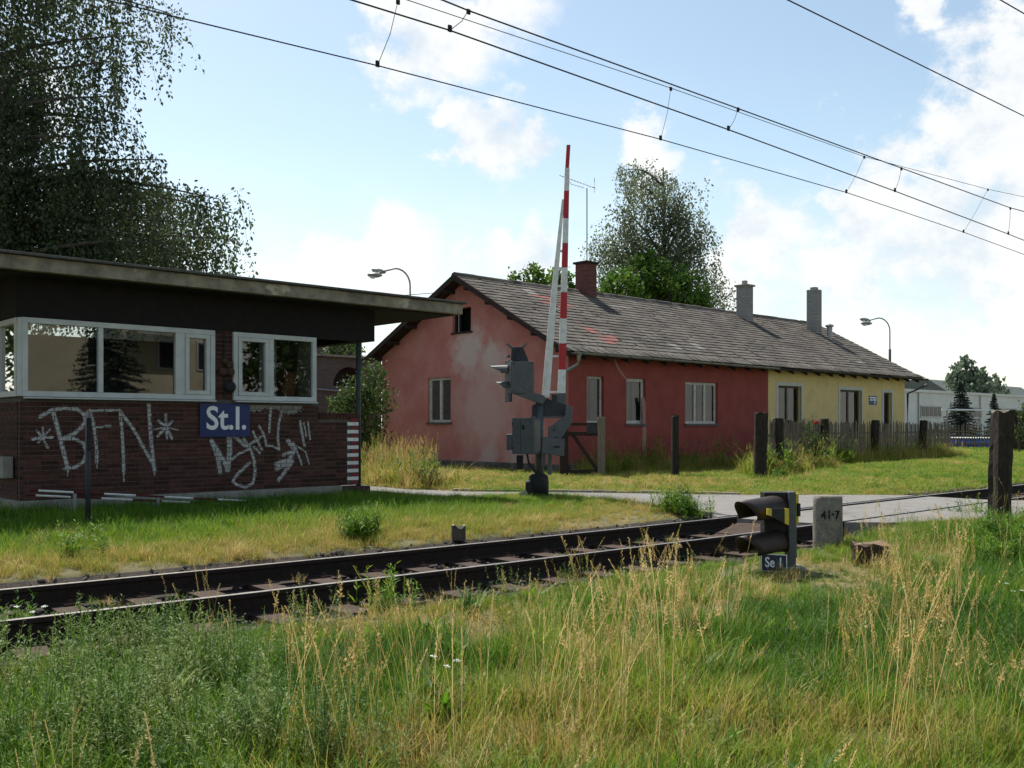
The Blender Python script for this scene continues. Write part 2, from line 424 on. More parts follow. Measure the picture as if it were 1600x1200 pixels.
# leaves and blades let some light through
def leaf_mat(name, c1, c2, trans=.45, per='obj', ramp=None, rough=.6, scale=1.5):
    m = bpy.data.materials.new(name); m.use_nodes = True; t = m.node_tree; t.nodes.clear()
    o = t.nodes.new('ShaderNodeOutputMaterial'); mx = t.nodes.new('ShaderNodeMixShader'); mx.inputs[0].default_value = trans
    df = t.nodes.new('ShaderNodeBsdfPrincipled'); df.inputs['Roughness'].default_value = rough; df.inputs['Specular IOR Level'].default_value = .3
    tl = t.nodes.new('ShaderNodeBsdfTranslucent')
    g = t.nodes.new('ShaderNodeNewGeometry')
    if ramp is None:
        n = t.nodes.new('ShaderNodeTexNoise'); n.inputs['Scale'].default_value = scale; n.inputs['Detail'].default_value = 3
        t.links.new(g.outputs['Position'], n.inputs[0])
        w_ = t.nodes.new('ShaderNodeMath'); w_.operation = 'ADD'; 
        rp = t.nodes.new('ShaderNodeMath'); rp.operation = 'MULTIPLY'; rp.inputs[1].default_value = .5
        t.links.new(g.outputs['Random Per Island'], rp.inputs[0]); t.links.new(n.outputs[0], w_.inputs[0]); t.links.new(rp.outputs[0], w_.inputs[1])
        mr = t.nodes.new('ShaderNodeMapRange'); t.links.new(w_.outputs[0], mr.inputs[0]); mr.inputs[1].default_value = .45; mr.inputs[2].default_value = 1.05
        c = t.nodes.new('ShaderNodeMix'); c.data_type = 'RGBA'; c.inputs[6].default_value = col4(c1); c.inputs[7].default_value = col4(c2)
        t.links.new(mr.outputs[0], c.inputs[0]); cs = c.outputs[2]
    else:
        at = t.nodes.new('ShaderNodeAttribute'); at.attribute_type = 'INSTANCER'; at.attribute_name = 'tint'
        oi = t.nodes.new('ShaderNodeObjectInfo')
        def sc(v, k):
            q = t.nodes.new('ShaderNodeMath'); q.operation = 'MULTIPLY_ADD'; t.links.new(v, q.inputs[0]); q.inputs[1].default_value = k; q.inputs[2].default_value = -k / 2; return q.outputs[0]
        a = t.nodes.new('ShaderNodeMath'); t.links.new(at.outputs['Fac'], a.inputs[0]); t.links.new(sc(g.outputs['Random Per Island'], .42), a.inputs[1])
        a2 = t.nodes.new('ShaderNodeMath'); t.links.new(a.outputs[0], a2.inputs[0]); t.links.new(sc(oi.outputs['Random'], .22), a2.inputs[1])
        cr = t.nodes.new('ShaderNodeValToRGB'); t.links.new(a2.outputs[0], cr.inputs[0])
        e = cr.color_ramp.elements
        e[0].position = ramp[0][0]; e[0].color = col4(ramp[0][1]); e[1].position = ramp[-1][0]; e[1].color = col4(ramp[-1][1])
        for p, cc in ramp[1:-1]:
            q = e.new(p); q.color = col4(cc)
        cs = cr.outputs[0]
    t.links.new(cs, df.inputs['Base Color']); t.links.new(cs, tl.inputs[0])
    t.links.new(df.outputs[0], mx.inputs[1]); t.links.new(tl.outputs[0], mx.inputs[2]); t.links.new(mx.outputs[0], o.inputs[0])
    return m
GR = [(0, (.038, .105, .008)), (.25, (.11, .235, .012)), (.45, (.23, .30, .028)), (.62, (.32, .25, .06)), (.8, (.49, .345, .12)), (1, (.68, .52, .24))]
m_grass = leaf_mat('grass_blades', None, None, .45, ramp=GR)
m_weed = leaf_mat('wispy_weed', None, None, .35, ramp=[(0, (.05, .115, .018)), (.5, (.12, .20, .035)), (1, (.25, .29, .09))])
m_birch = leaf_mat('birch_leaves', (.038, .060, .024), (.105, .135, .06), .42)
m_birch2 = leaf_mat('grey_birch_leaves', (.095, .125, .066), (.20, .235, .14), .45)
m_broad = leaf_mat('bright_leaves', (.045, .11, .013), (.12, .21, .03), .45)
m_shrub = leaf_mat('shrub_leaves', (.03, .06, .016), (.09, .14, .03), .4)
m_spruce = leaf_mat('spruce_needles', (.014, .026, .022), (.035, .052, .043), .15)
m_pine = leaf_mat('far_tree_leaves', (.085, .125, .08), (.15, .20, .13), .4)
m_rose = M('red_petal', (.5, .02, .03), None, rough=.6)

# ================================================================== the setting
ROAD_FAR = [(12.6, 8.88), (13.2, 9.5), (13.5, 10.4), (13.78, 13.0), (13.72, 13.75), (13.0, 14.3), (11.8, 14.9), (11.2, 16.4), (11.15, 22), (8, 27), (2, 34),
            (5, 36), (10.8, 28), (13.4, 22), (13.05, 18), (13.3, 16.3), (15.2, 13.9), (17.0, 11.4), (19.1, 9.4), (19.45, 8.88)]
ROAD_MID = [(12.9, 7.32), (19.45, 7.32), (19.45, 8.60), (12.7, 8.60)]
ROAD_NEAR = [(13.3, 7.14), (13.9, 6.55), (16.3, 5.62), (20, 4.2), (30, 1.2), (60, -8), (60, -2), (30, 5.2), (24, 5.5), (20.6, 6.3), (19.45, 7.14)]
def inside(poly, x, y):
    x = np.asarray(x); y = np.asarray(y); c = np.zeros(x.shape, bool); n = len(poly)
    for i in range(n):
        (x0, y0), (x1, y1) = poly[i], poly[(i + 1) % n]
        if y0 == y1: continue
        c ^= ((y0 > y) != (y1 > y)) & (x < (x1 - x0) * (y - y0) / (y1 - y0) + x0)
    return c
def on_road(x, y): return inside(ROAD_FAR, x, y) | inside(ROAD_NEAR, x, y) | inside(ROAD_MID, x, y)
def wob(x, y, s=1., seed=0):
    a = seed * 1.7
    return (np.sin(x * .9 * s + 1.3 + a) * np.cos(y * 1.1 * s - .4 + a) + .6 * np.sin(x * 2.3 * s + y * 1.7 * s + 2 + a) + .4 * np.sin(-x * 3.1 * s + y * 4.3 * s + a)) / 2
def ground_z(u, v):
    u = np.asarray(u, float); v = np.asarray(v, float)
    vt = v - track_off(np.maximum(u, -25))
    z = np.interp(vt, [-200, -3, 2, 5.2, 6.15, 6.4, 6.6, 9.3, 9.5, 9.9, 11.5, 400], [-.25, -.25, -.22, -.20, -.16, -.19, -.32, -.32, -.06, -.03, 0, 0])
    z = z + .018 * wob(u, v) * ((vt > 9.8) | (vt < 6.2)) + .02 * wob(u, v, .45, 3) * (vt < 5.5)
    nr = np.clip(1 - np.hypot(np.maximum(np.abs(u - 16.6) - 3.2, 0), np.maximum(np.abs(v - 6.3) - .5, 0)) / 2.2, 0, 1) * (vt < 6.62)
    z = z * (1 - nr) + nr * -.055
    return np.where(on_road(u, v), np.minimum(z, -.09), z)
us = np.concatenate([[-420, -200, -100, -60, -40], np.arange(-25, 60, .5), np.arange(60, 160, 8), [200, 300, 450, 700]])
vs = np.concatenate([[-420, -200, -100, -60, -40, -25, -15, -10], np.arange(-6, 6, .5), np.arange(6, 11.6, .14), np.arange(11.6, 32, .5), np.arange(32, 120, 6), [160, 250, 400, 700]])
UU, VV = np.meshgrid(us, vs)
ZZ = ground_z(UU, VV)
nu, nv = len(us), len(vs)
ii = np.arange(nu * nv).reshape(nv, nu)
FF = np.stack([ii[:-1, :-1], ii[:-1, 1:], ii[1:, 1:], ii[1:, :-1]], -1).reshape(-1, 4)
m_ground = M('meadow_soil', (.075, .085, .028), (.13, .115, .055), .9, .97, .5, 30, c3=(.16, .13, .075), s3=.35, t3=(.5, .7))
g_ob = bpy.data.objects.new('ground', mesh_np('ground', np.stack([UU, VV, ZZ], -1).reshape(-1, 3), FF, m_ground, True))
COL.objects.link(g_ob); tag(g_ob, kind='structure')

m_ballast = M('sooty_ballast', (.026, .021, .018), (.05, .04, .033), 14, .97, .9, 45, c3=(.075, .056, .043), s3=5)
ut = np.concatenate([np.arange(-25, 40, 1.), np.arange(40, 150, 5.)])
prof = [(6.3, -.19), (6.55, -.19), (6.75, -.21), (7.1, -.235), (7.35, -.23), (8.0, -.205), (8.55, -.23), (8.85, -.225), (9.2, -.16), (9.5, -.065)]
V = []
for u in ut:
    for k, (p, z) in enumerate(prof):
        V.append((u, p + float(track_off(u)), z + random.uniform(-.008, .008)))
n = len(prof); F = [(i * n + k, (i + 1) * n + k, (i + 1) * n + k + 1, i * n + k + 1) for i in range(len(ut) - 1) for k in range(n - 1)]
bo = bpy.data.objects.new('ballast_bed', mesh_np('ballast_bed', V, F, m_ballast, True)); COL.objects.link(bo); tag(bo, kind='structure')

r1 = MB().prism(ROAD_FAR, 2, -.3, -.004)
ro = r1.build('road', m_asph); tag(ro, 'worn grey asphalt lane leading past the red gable to the level crossing', kind='structure')
MB().prism(ROAD_MID, 2, -.3, -.012).build('crossing_deck', m_asph, ro)
MB().prism(ROAD_NEAR, 2, -.3, -.006).build('crossing_apron', m_asph, ro)
MB().prism([(12.0, -.22), (12.92, -.03), (12.92, -.22)], 1, 7.34, 8.58).build('dark_end_wedge', m_sleeper, ro)  # dark wedge added to cover the sky-lit end of the deck
kb = MB()
edge = [(17.05, 11.45), (15.25, 13.95), (13.36, 16.35)]
kp = [(12.0, 15.02)]
for (a, b) in zip(edge[:-1], edge[1:]):
    A, B = Vector(a), Vector(b); L = (B - A).length; d = (B - A) / L; nn = Vector((d.y, -d.x)); k = int(L / .5)
    for i in range(k):
        p = A + d * (i * L / k + .01); q = A + d * ((i + 1) * L / k - .01); h = .035 + random.uniform(-.01, .01)
        kb.prism([(p.x, p.y), (q.x, q.y), (q.x + nn.x * .09, q.y + nn.y * .09), (p.x + nn.x * .09, p.y + nn.y * .09)], 2, -.1, h)
kb.build('kerb', m_concrete, ro)

# ------------------------------------------------------------------ railway track
tr = empty('railway_track', (0, 7.97, -.185), 'single railway track with two dark rusty rails on wooden sleepers', 'railway track')
def rail(v0):
    pr = [(-.035, 0), (.035, 0), (.036, -.036), (.012, -.05), (.009, -.15), (.065, -.168), (.07, -.182), (-.07, -.182), (-.065, -.168), (-.009, -.15), (-.012, -.05), (-.036, -.036)]
    b = MB((0, 7.97, -.185)); h = MB((0, 7.97, -.185)); n = len(pr)
    for u in ut:
        o = float(track_off(u)) + v0
        b.v += [(u, o + p, z) for p, z in pr]
        h.v += [(u, o - .026, .0015), (u, o + .026, .0015)]
    for i in range(len(ut) - 1):
        b.f += [(i * n + k, i * n + (k + 1) % n, (i + 1) * n + (k + 1) % n, (i + 1) * n + k) for k in range(n)]
        h.f.append((2 * i, 2 * i + 2, 2 * i + 3, 2 * i + 1))
    r_ = b.build('rail', m_railside, tr)
    h.build('rail_head', m_railtop, r_)
    return r_
rail(7.22); rail(8.72)
slm = [MB().box((-.12, -1.25, -.13), (.12, 1.25, 0)).mesh('sleeper') for _ in range(3)]
for k, me in enumerate(slm):
    me.materials.append(m_sleeper)
    for vv in me.vertices:
        vv.co.x += random.uniform(-.015, .015); vv.co.y += random.uniform(-.05, .05)
u = -9.
i = 0
while u < 62:
    if not 12.6 < u < 19.5:
        o = float(track_off(u)); sl_ = -.0064 * (14 - u) if u < 14 else 0
        piece('sleeper', slm[i % 3], tr, (u, o + random.uniform(-.04, .04), random.uniform(-.002, .014)), (0, 0, math.atan(sl_) + random.uniform(-.01, .01)))
    u += .63 + random.uniform(-.03, .03); i += 1
# chairs and bolts that hold the rails to the sleepers (too small to pick apart)
cb = MB((0, 7.97, -.185)); u = -9
for u in np.arange(-9, 40, .63):
    if 12.6 < u < 19.5: continue
    for v0 in (7.22, 8.72):
        o = float(track_off(u)) + v0
        for s in (-1, 1):
            cb.box((u - .06, o + s * .045, -.185), (u + .06, o + s * .15, -.163)); cb.box((u - .02, o + s * .075, -.165), (u + .02, o + s * .115, -.135))
tag(cb.build('rail_fastening', m_rust, tr), kind='stuff')

# ================================================================== signal box
BX = (4.45, 15.7, 0)
sb = empty('signal_box', BX, 'flat-roofed brick signal box with white windows and white graffiti', 'signal box')
def bb(): return MB(BX)
FW = 15.70
b = bb()
b.box((4.47, FW + .012, .28), (9.62, FW + .3, 1.85))                # front wall below the windows
b.box((9.62, FW + .012, .28), (10.49, FW + .26, 1.53))              # porch parapet
b.box((7.56, FW + .012, 1.85), (7.88, FW + .3, 3.06))               # pier between windows
b.box((4.47, FW + .3, .28), (4.75, 21, 1.85))
b.box((9.35, FW + .3, .28), (9.62, 21, 3.06))
b.box((4.75, 20.75, .28), (9.35, 21, 3.06))
b.build('wall', m_mortar, sb)
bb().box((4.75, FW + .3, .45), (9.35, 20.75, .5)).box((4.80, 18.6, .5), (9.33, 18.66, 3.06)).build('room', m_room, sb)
bb().box((4.42, FW - .03, -.2), (10.12, FW + .32, .28)).box((4.42, FW + .32, -.2), (4.78, 21.03, .28)).build('plinth', m_concrete, sb, .012)
bb().box((10.12, FW - .05, -.2), (10.75, FW + .35, .25)).build('plinth_end', M('red_plinth', (.085, .04, .036), (.05, .03, .028), 8, .95, .4, 40), sb, .02)
bb().box((10.3, FW - .35, -.15), (11.0, FW + .3, .07)).build('step', m_concrete, sb, .02)
# header band and roof
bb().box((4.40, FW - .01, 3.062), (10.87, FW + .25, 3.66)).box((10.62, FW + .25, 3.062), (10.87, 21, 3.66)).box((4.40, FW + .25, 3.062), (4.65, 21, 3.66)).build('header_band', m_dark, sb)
b = bb().box((1.5, 15.1, 3.68), (12.62, 22, 3.885))
b.build('roof_slab', m_fascia, sb, .01)
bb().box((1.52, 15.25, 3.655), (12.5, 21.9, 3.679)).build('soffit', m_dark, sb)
rf = bb().box((1.45, 15.02, 3.89), (12.68, 22.05, 3.93)).build('roof_felt', m_tar, sb, .008)
bb().tube([(7.6, 15.6, 3.92), (7.6, 15.6, 4.02)], .05).build('vent', m_black, rf)
bb().tube([(10.57, FW + .1, -.05), (10.57, FW + .1, 3.07)], .05, 10).build('post', m_green_pole, sb, smooth=True)
# bricks
bricks = []            # (u0, z0, length, plane)
def lay(u0, u1, z0, z1, plane):
    k = 0; z = z0
    while z + .05 < z1:
        u = u0; first = True
        while u < u1 - .03:
            L = .24 if not (first and k % 2) else .115
            L = min(L, u1 - u)
            bricks.append((u, z, L, plane)); u += L + .01; first = False
        z += .075; k += 1
lay(4.45, 9.62, .292, 1.80, 0)
lay(9.63, 10.25, .292, 1.53, 0)
lay(7.56, 7.88, 1.87, 3.06, 0)
lay(15.84, 17.2, .292, 1.80, 1)
meshes = {}
def brick_mesh(L, k):
    key = (round(L, 2), k)
    if key not in meshes:
        r_ = random.Random(hash(key)); d = [r_.uniform(-.002, .004) for _ in range(4)]
        vs = [(0, .03, 0), (L, .03, 0), (L, .03, .065), (0, .03, .065), (.003, d[0], .003), (L - .003, d[1], .003), (L - .003, d[2], .062), (.003, d[3], .062)]
        me = bpy.data.meshes.new('brick'); me.from_pydata(vs, [], [(4, 5, 6, 7), (0, 1, 5, 4), (1, 2, 6, 5), (2, 3, 7, 6), (3, 0, 4, 7)]); me.materials.append(m_brick); meshes[key] = me
    return meshes[key]
front = sorted([q for q in bricks if q[3] == 0], key=lambda q: (q[0] + .2 * (q[1] > 1.87)))
rest = MB(BX); cnt = 0
for (u, z, L, pl) in front + [q for q in bricks if q[3] == 1]:
    if pl == 0 and cnt < 300:
        piece('brick', brick_mesh(L, random.randrange(4)), sb, (u - BX[0], FW - BX[1], z)); cnt += 1
    else:
        me = brick_mesh(L, random.randrange(4))
        vs = [tuple(v_.co) for v_ in me.vertices]
        if pl == 0: vs = [(x + u, y + FW, zz_ + z) for x, y, zz_ in vs]
        else: vs = [(4.45 + y, u + L - x, zz_ + z) for x, y, zz_ in vs]
        rest.add(vs, [tuple(p.vertices) for p in me.polygons])
for k in range(12):                                                      # soldier course on the parapet
    rest.box((9.64 + k * .074, FW + .002, 1.535), (9.705 + k * .074, FW + .24, 1.66))
for k in range(20):                                                      # corner bricks on the left edge
    pass
tag(rest.build('brickwork', m_brick, sb), kind='stuff')
# red and white warning stripes on the porch edge
for k in range(17):
    z = .30 + k * .0747
    bb().box((10.25 if k % 2 else 10.33, FW - .004, z), (10.50, FW + .2, z + .066)).build('stripe_brick', m_whitepaint if k % 2 else M('red_stripe' if k == 0 else 'red_stripe', (.20, .035, .04), (.14, .03, .035), 20, .8), sb)
# windows of the box
def box_window(u0, u1, z0, z1, mull, cas):
    """mull: mullion positions, cas: (u0,u1) of the opening casement"""
    f = bb(); t = .085; y0, y1 = FW - .045, FW + .06
    f.box((u0, y0, z0), (u1, y1, z0 + t)).box((u0, y0, z1 - t), (u1, y1, z1)).box((u0, y0, z0 + t), (u0 + t, y1, z1 - t)).box((u1 - t, y0, z0 + t), (u1, y1, z1 - t))
    for a, w_ in mull: f.box((a - w_ / 2, y0, z0 + t), (a + w_ / 2, y1, z1 - t))
    wd = f.build('window', m_frame, sb, .006)
    c = bb(); a, b_ = cas; s = .07
    zz0, zz1 = z0 + t, z1 - t
    c.box((a, y0 - .012, zz0 + .002), (b_, y1 - .02, zz0 + s)).box((a, y0 - .012, zz1 - s), (b_, y1 - .02, zz1 - .002)).box((a, y0 - .012, zz0 + s), (a + s, y1 - .02, zz1 - s)).box((b_ - s, y0 - .012, zz0 + s), (b_, y1 - .02, zz1 - s))
    c.build('casement', m_frame, wd, .006)
    edges = [u0 + t] + [q for a_, w_ in mull for q in (a_ - w_ / 2, a_ + w_ / 2)] + [u1 - t]
    for a_, b_ in zip(edges[::2], edges[1::2]):
        bb().quad((a_, FW + .012, z0 + t), (b_, FW + .012, z0 + t), (b_, FW + .012, z1 - t), (a_, FW + .012, z1 - t)).build('pane', m_glass_dark, wd)
    bb().box((u0 + .02, FW - .13, z0 - .03), (u1 - .02, FW - .03, z0 - .008)).build('sill', m_frame, wd)
    return wd
box_window(4.47, 7.55, 1.86, 3.055, [(5.63, .075), (6.93, .16)], (7.015, 7.455))
w2 = box_window(7.89, 9.55, 1.86, 3.055, [(8.62, .10)], (7.98, 8.565))
bb().box((8.7, 16.25, 1.9), (9.05, 16.27, 3.0)).build('curtain', m_curtain, w2)
bb().box((9.12, 16.05, 1.95), (9.33, 16.3, 2.42)).build('shelf', M('orange_box', (.26, .08, .05), None), w2)
f = bb(); t = .085                                                       # side window round the corner
f.box((4.41, FW + .07, 1.86), (4.5, 18.2, 1.95)).box((4.41, FW + .07, 2.97), (4.5, 18.2, 3.055)).box((4.41, FW + .07, 1.95), (4.5, FW + .16, 2.97)).box((4.41, 16.65, 1.95), (4.5, 16.75, 2.97))
f.box((4.425, FW - .04, 1.865), (4.469, FW + .07, 3.05))
ws = f.build('window', m_frame, sb, .006)
bb().quad((4.46, FW + .16, 1.95), (4.46, 18.2, 1.95), (4.46, 18.2, 2.97), (4.46, FW + .16, 2.97)).build('pane', m_glass_dark, ws)
# graffiti, sprayed brick by brick; the joints stay dark
def uz(x, y):
    p = onv(x, y, FW); return p[0], p[2]
def zA(pts): return [(x / 4, 600 + y / 4) for x, y in pts]
def zB(pts): return [(320 + x / 5.714, 620 + y / 5.714) for x, y in pts]
ST = []
def stA(w_, *p): ST.append((w_ / 4, zA(p)))
def stB(w_, *p): ST.append((w_ / 5.714, zB(p)))
stA(20, (205, 345), (260, 335), (325, 332)); stA(16, (232, 292), (268, 335), (300, 398)); stA(14, (312, 285), (268, 335), (240, 365)); stA(14, (268, 272), (272, 340))
stA(26, (252, 205), (320, 165), (400, 150), (480, 156), (525, 190), (536, 230), (512, 270), (462, 312), (400, 340))
stA(28, (335, 180), (360, 270), (385, 370), (410, 470), (425, 530))
stA(22, (390, 345), (460, 340), (520, 368), (542, 430), (520, 490), (470, 520), (405, 530))
stA(22, (562, 165), (590, 270), (603, 380), (606, 490)); stA(18, (545, 172), (640, 165), (752, 163)); stA(16, (600, 270), (692, 262))
stA(22, (752, 165), (760, 260), (770, 400), (775, 555)); stA(22, (757, 178), (840, 290), (910, 420), (962, 510)); stA(26, (930, 130), (935, 200), (945, 350), (960, 500), (966, 540))
for e, w_ in (((1035, 190), 18), ((1078, 235), 18), ((1115, 290), 8), ((1073, 338), 20), ((1042, 342), 18), ((988, 325), 20), ((965, 284), 8), ((992, 232), 18)): stA(w_, (1040, 268), e)
stB(44, (62, 395), (100, 490), (125, 590), (140, 675)); stB(44, (62, 395), (150, 540), (205, 640)); stB(52, (205, 650), (222, 500), (220, 352))
stB(36, (212, 340), (270, 352), (350, 430), (400, 450)); stB(24, (240, 560), (300, 510), (390, 470)); stB(30, (400, 450), (440, 560), (450, 680), (430, 770), (370, 806), (290, 788), (250, 755), (300, 680), (400, 590))
stB(28, (345, 370), (385, 430), (480, 382)); stB(24, (432, 310), (460, 380), (510, 470)); stB(18, (400, 420), (520, 345)); stB(26, (440, 450), (490, 500))
stB(24, (485, 260), (530, 340), (550, 440), (600, 440), (662, 465)); stB(26, (590, 100), (580, 200), (576, 312)); stB(24, (690, 120), (660, 240), (650, 370), (665, 470))
stB(46, (745, 395), (800, 470), (760, 560), (640, 600)); stB(32, (800, 480), (700, 520)); stB(42, (640, 640), (780, 580)); stB(38, (780, 580), (700, 690), (660, 740)); stB(22, (790, 410), (840, 530), (865, 600)); stB(16, (820, 440), (900, 490), (930, 600))
stB(28, (850, 220), (870, 340), (890, 440)); stB(20, (885, 230), (905, 350)); stB(18, (920, 225), (940, 380))
for p_ in (((773, 555), (775, 610)), ((964, 540), (966, 570)), ((606, 490), (606, 525)), ((425, 530), (424, 575))): stA(7, *p_)
BLOB = [((480, 92), 50, 30), ((430, 100), 40, 28), ((600, 90), 60, 20), ((760, 95), 95, 50), ((700, 80), 80, 35)]
def seg_field(strokes):
    segs = []
    for w_, p in strokes:
        q = [uz(*a) for a in p]
        u_c = q[0][0]; F_ = u_c * S_ + FW * C_
        hw = w_ / 2 * F_ / 1510
        for a, b_ in zip(q[:-1], q[1:]): segs.append((a[0], a[1], b_[0], b_[1], hw))
    return np.array(segs)
SG = seg_field(ST)
cu = .0125
gv, gf, pv, pf, fv, ff = [], [], [], [], [], []
ug = np.arange(4.5, 10.2, cu)
for (u0, z0, L, pl) in bricks:
    if pl != 0 or z0 > 1.86: continue
    for ku in range(int(L / cu)):
        for kz in range(5):
            a = u0 + ku * L / int(L / cu); c_ = a + L / int(L / cu); z1 = z0 + kz * .013; z2 = z1 + .013
            mu, mz = (a + c_) / 2, (z1 + z2) / 2
            d = SG[:, 2:4] - SG[:, 0:2]; e = np.array([mu, mz]) - SG[:, 0:2]
            tt = np.clip((d * e).sum(1) / np.maximum((d * d).sum(1), 1e-9), 0, 1)
            dist = np.hypot(*(e - d * tt[:, None]).T) / SG[:, 4]
            m_ = dist.min()
            if m_ < .8 and random.random() > .05:
                k = len(gv); y = FW - .0075; gv += [(a, y, z1), (c_, y, z1), (c_, y, z2), (a, y, z2)]; gf.append((k, k + 1, k + 2, k + 3))
            elif m_ < 1.5 and random.random() < (1.55 - m_) * 1.3:
                k = len(fv); y = FW - .0075; fv += [(a, y, z1), (c_, y, z1), (c_, y, z2), (a, y, z2)]; ff.append((k, k + 1, k + 2, k + 3))
            elif z0 > 1.5:
                for (bx, by), rx, ry in BLOB:
                    cx, cz = uz(320 + bx / 5.714, 620 + by / 5.714)
                    if ((mu - cx) / (rx * .0026)) ** 2 + ((mz - cz) / (ry * .0024)) ** 2 < 1 + .5 * math.sin(mu * 60) * math.cos(mz * 75):
                        k = len(pv); y = FW - .006; pv += [(a, y, z1), (c_, y, z1), (c_, y, z2 + .0), (a, y, z2)]; pf.append((k, k + 1, k + 2, k + 3)); break
m_spray = M('white_spray_paint', (.42, .42, .41), (.15, .13, .125), 16, .8, contrast=(.44, .78), c3=(.12, .09, .085), s3=60, t3=(.62, .72))
gx = MB(BX); gx.v = gv; gx.f = gf
tag(gx.build('graffiti', m_spray, sb), 'white sprayed letters BFN between stars and a looping tag', kind='stuff')
gx = MB(BX); gx.v = fv; gx.f = ff
tag(gx.build('spray_mist', M('thin_spray', (.17, .15, .145), (.08, .05, .045), 30, .85), sb), kind='stuff')
gx = MB(BX); gx.v = pv; gx.f = pf
tag(gx.build('plaster_residue', M('old_plaster', (.27, .255, .235), (.19, .18, .165), 14, .95, .4, 60), sb), kind='stuff')
# meter box on the side wall
bb().box((4.28, 15.95, .62), (4.43, 16.6, .95)).build('meter_box', m_concrete, sb, .01)

# things fixed to the signal box
def uzr(x, y, V):
    p = onv(x, y, V); return p
a = onv(313, 683, FW - .04); c = onv(391, 631, FW - .04)
sg = empty('station_sign', ((a[0] + c[0]) / 2, FW - .04, (a[2] + c[2]) / 2), 'blue enamel sign lettered St.I. on the brick wall', 'sign')
hw, hh = (c[0] - a[0]) / 2, (c[2] - a[2]) / 2
MB().box((-hw, 0, -hh), (hw, .02, hh)).build('panel', m_blue, sg, .004)
lt = piece('lettering', text_mesh('St.I.', .56, m_letter, .010, .001, .92), sg, (.02, -.004, .015), (R(90), 0, 0))
be = empty('alarm_bells', (7.72, FW - .02, 2.25), 'cluster of small dark round bells on the brick pier between the windows', 'bells')
for dx, dz, r_, nm in ((-.02, .28, .05, 'bell'), (.07, .22, .06, 'bell'), (-.05, .1, .075, 'bell'), (.09, .10, .07, 'bell'), (.08, -.16, .10, 'horn')):
    MB().lathe([(r_ * .3, -.10), (r_, -.09), (r_ * .95, -.06), (r_ * .55, -.03), (r_ * .3, .03)], (dx, 0, dz), 12, 1).build(nm, m_black if nm == 'horn' else m_rust, be, smooth=True)
MB().tube([(0, -.01, .75), (0, -.01, -.35)], .014).build('conduit', m_black, be)
# spare boom lying along the wall on low stands
m_reddull = M('faded_red_paint', (.09, .012, .014), (.06, .01, .012), 14, .7)
sbm = empty('spare_barrier_boom', (6.8, 14.9, 0), 'red and white barrier boom lying low on short stands along the signal box', 'barrier boom')
P0 = Vector(onv(30, 765, 14.9)); P1 = Vector(onv(478, 787, 14.9)); dd = P1 - P0
xs_ = [45, 60, 115, 163, 212, 257, 302, 340, 385, 420, 478]
for k in range(len(xs_) - 1):
    for low in (0, 1):
        def q(x):
            t = (onv(x, 700, 14.9)[0] - P0.x) / dd.x; return P0 + dd * t
        A, B = q(xs_[k]), q(xs_[k + 1])
        if low: A = A + Vector((0, .12, -.075)); B = B + Vector((0, .12, -.075))
        MB((6.8, 14.9, 0)).tube([A, B], .017, 6).build('boom_segment', (m_whitepaint if k % 2 else m_reddull), sbm)
for x in (118, 248, 373):
    t = (onv(x, 700, 14.9)[0] - P0.x) / dd.x; p = P0 + dd * t
    MB((6.8, 14.9, 0)).box((p.x - .02, 14.9, -.05), (p.x + .02, 14.94, p.z - .02)).box((p.x - .05, 14.98, -.05), (p.x - .02, 15.02, p.z - .1)).build('stand', m_galv, sbm)
# little post in the grass
g = onz(138, 838, -.02)
pp = empty('iron_post', (g[0], g[1], -.1), 'thin dark iron post in the grass before the graffiti', 'post')
MB().tube([(0, 0, 0), (0, 0, 1.7)], .034, 8).build('shaft', m_steel_dark, pp, smooth=True)
MB().box((-.03, -.045, 1.2), (.03, -.034, 1.62)).build('number_plate', m_black, pp)

# ================================================================== long house
HX = (20.65, 19.85, 0)
hs = empty('long_house', HX, 'long low house, red near half and yellow far half under one slate roof', 'house')
def hb(): return MB(HX)
U0, UM, U1 = 20.65, 31.32, 42.36
V0, V1, VR = 19.85, 29.34, 24.6
ZR, ZE, ZL = 6.38, 3.58, 4.04
VE, VL = 19.40, 29.46
def roof_z(v):                      # underside of the roof deck
    s1 = (ZR - ZE) / (VR - VE); s2 = (ZR - ZL) / (VL - VR)
    return (ZE + (v - VE) * s1 if v <= VR else ZR - (v - VR) * s2) - .16
def strip_wall(name, mat, fixed, axis, a0, a1, top, holes, depth):
    """a wall in the plane axis = fixed with rectangular openings and their reveals"""
    ks = sorted(set([a0, a1] + [h[0] for h in holes] + [h[1] for h in holes] + ([VR] if axis == 0 else [])))
    ks = [k for k in ks if a0 <= k <= a1]
    b = hb(); rv = hb()
    def P(a, z, d=0): return (fixed + d, a, z) if axis == 0 else (a, fixed + d, z)
    for p, q in zip(ks[:-1], ks[1:]):
        hh_ = sorted([h for h in holes if h[0] <= p + 1e-6 and h[1] >= q - 1e-6], key=lambda h: h[2])
        z = -.1
        for h in hh_:
            b.quad(P(p, z), P(q, z), P(q, h[2]), P(p, h[2])); z = h[3]
        b.quad(P(p, z), P(q, z), P(q, top(q)), P(p, top(p)))
    for h in holes:
        x0, x1, z0, z1 = h[:4]
        b.quad(P(x0, z0), P(x0, z0, depth), P(x0, z1, depth), P(x0, z1)); b.quad(P(x1, z0), P(x1, z1), P(x1, z1, depth), P(x1, z0, depth))
        b.quad(P(x0, z1), P(x0, z1, depth), P(x1, z1, depth), P(x1, z1)); b.quad(P(x0, z0), P(x1, z0), P(x1, z0, depth), P(x0, z0, depth))
    return b.build(name, mat, hs)
red_h = [(21.45, 22.22, 1.50, 2.92), (23.28, 24.22, 1.48, 2.92), (26.3, 28.15, 1.48, 2.90)]
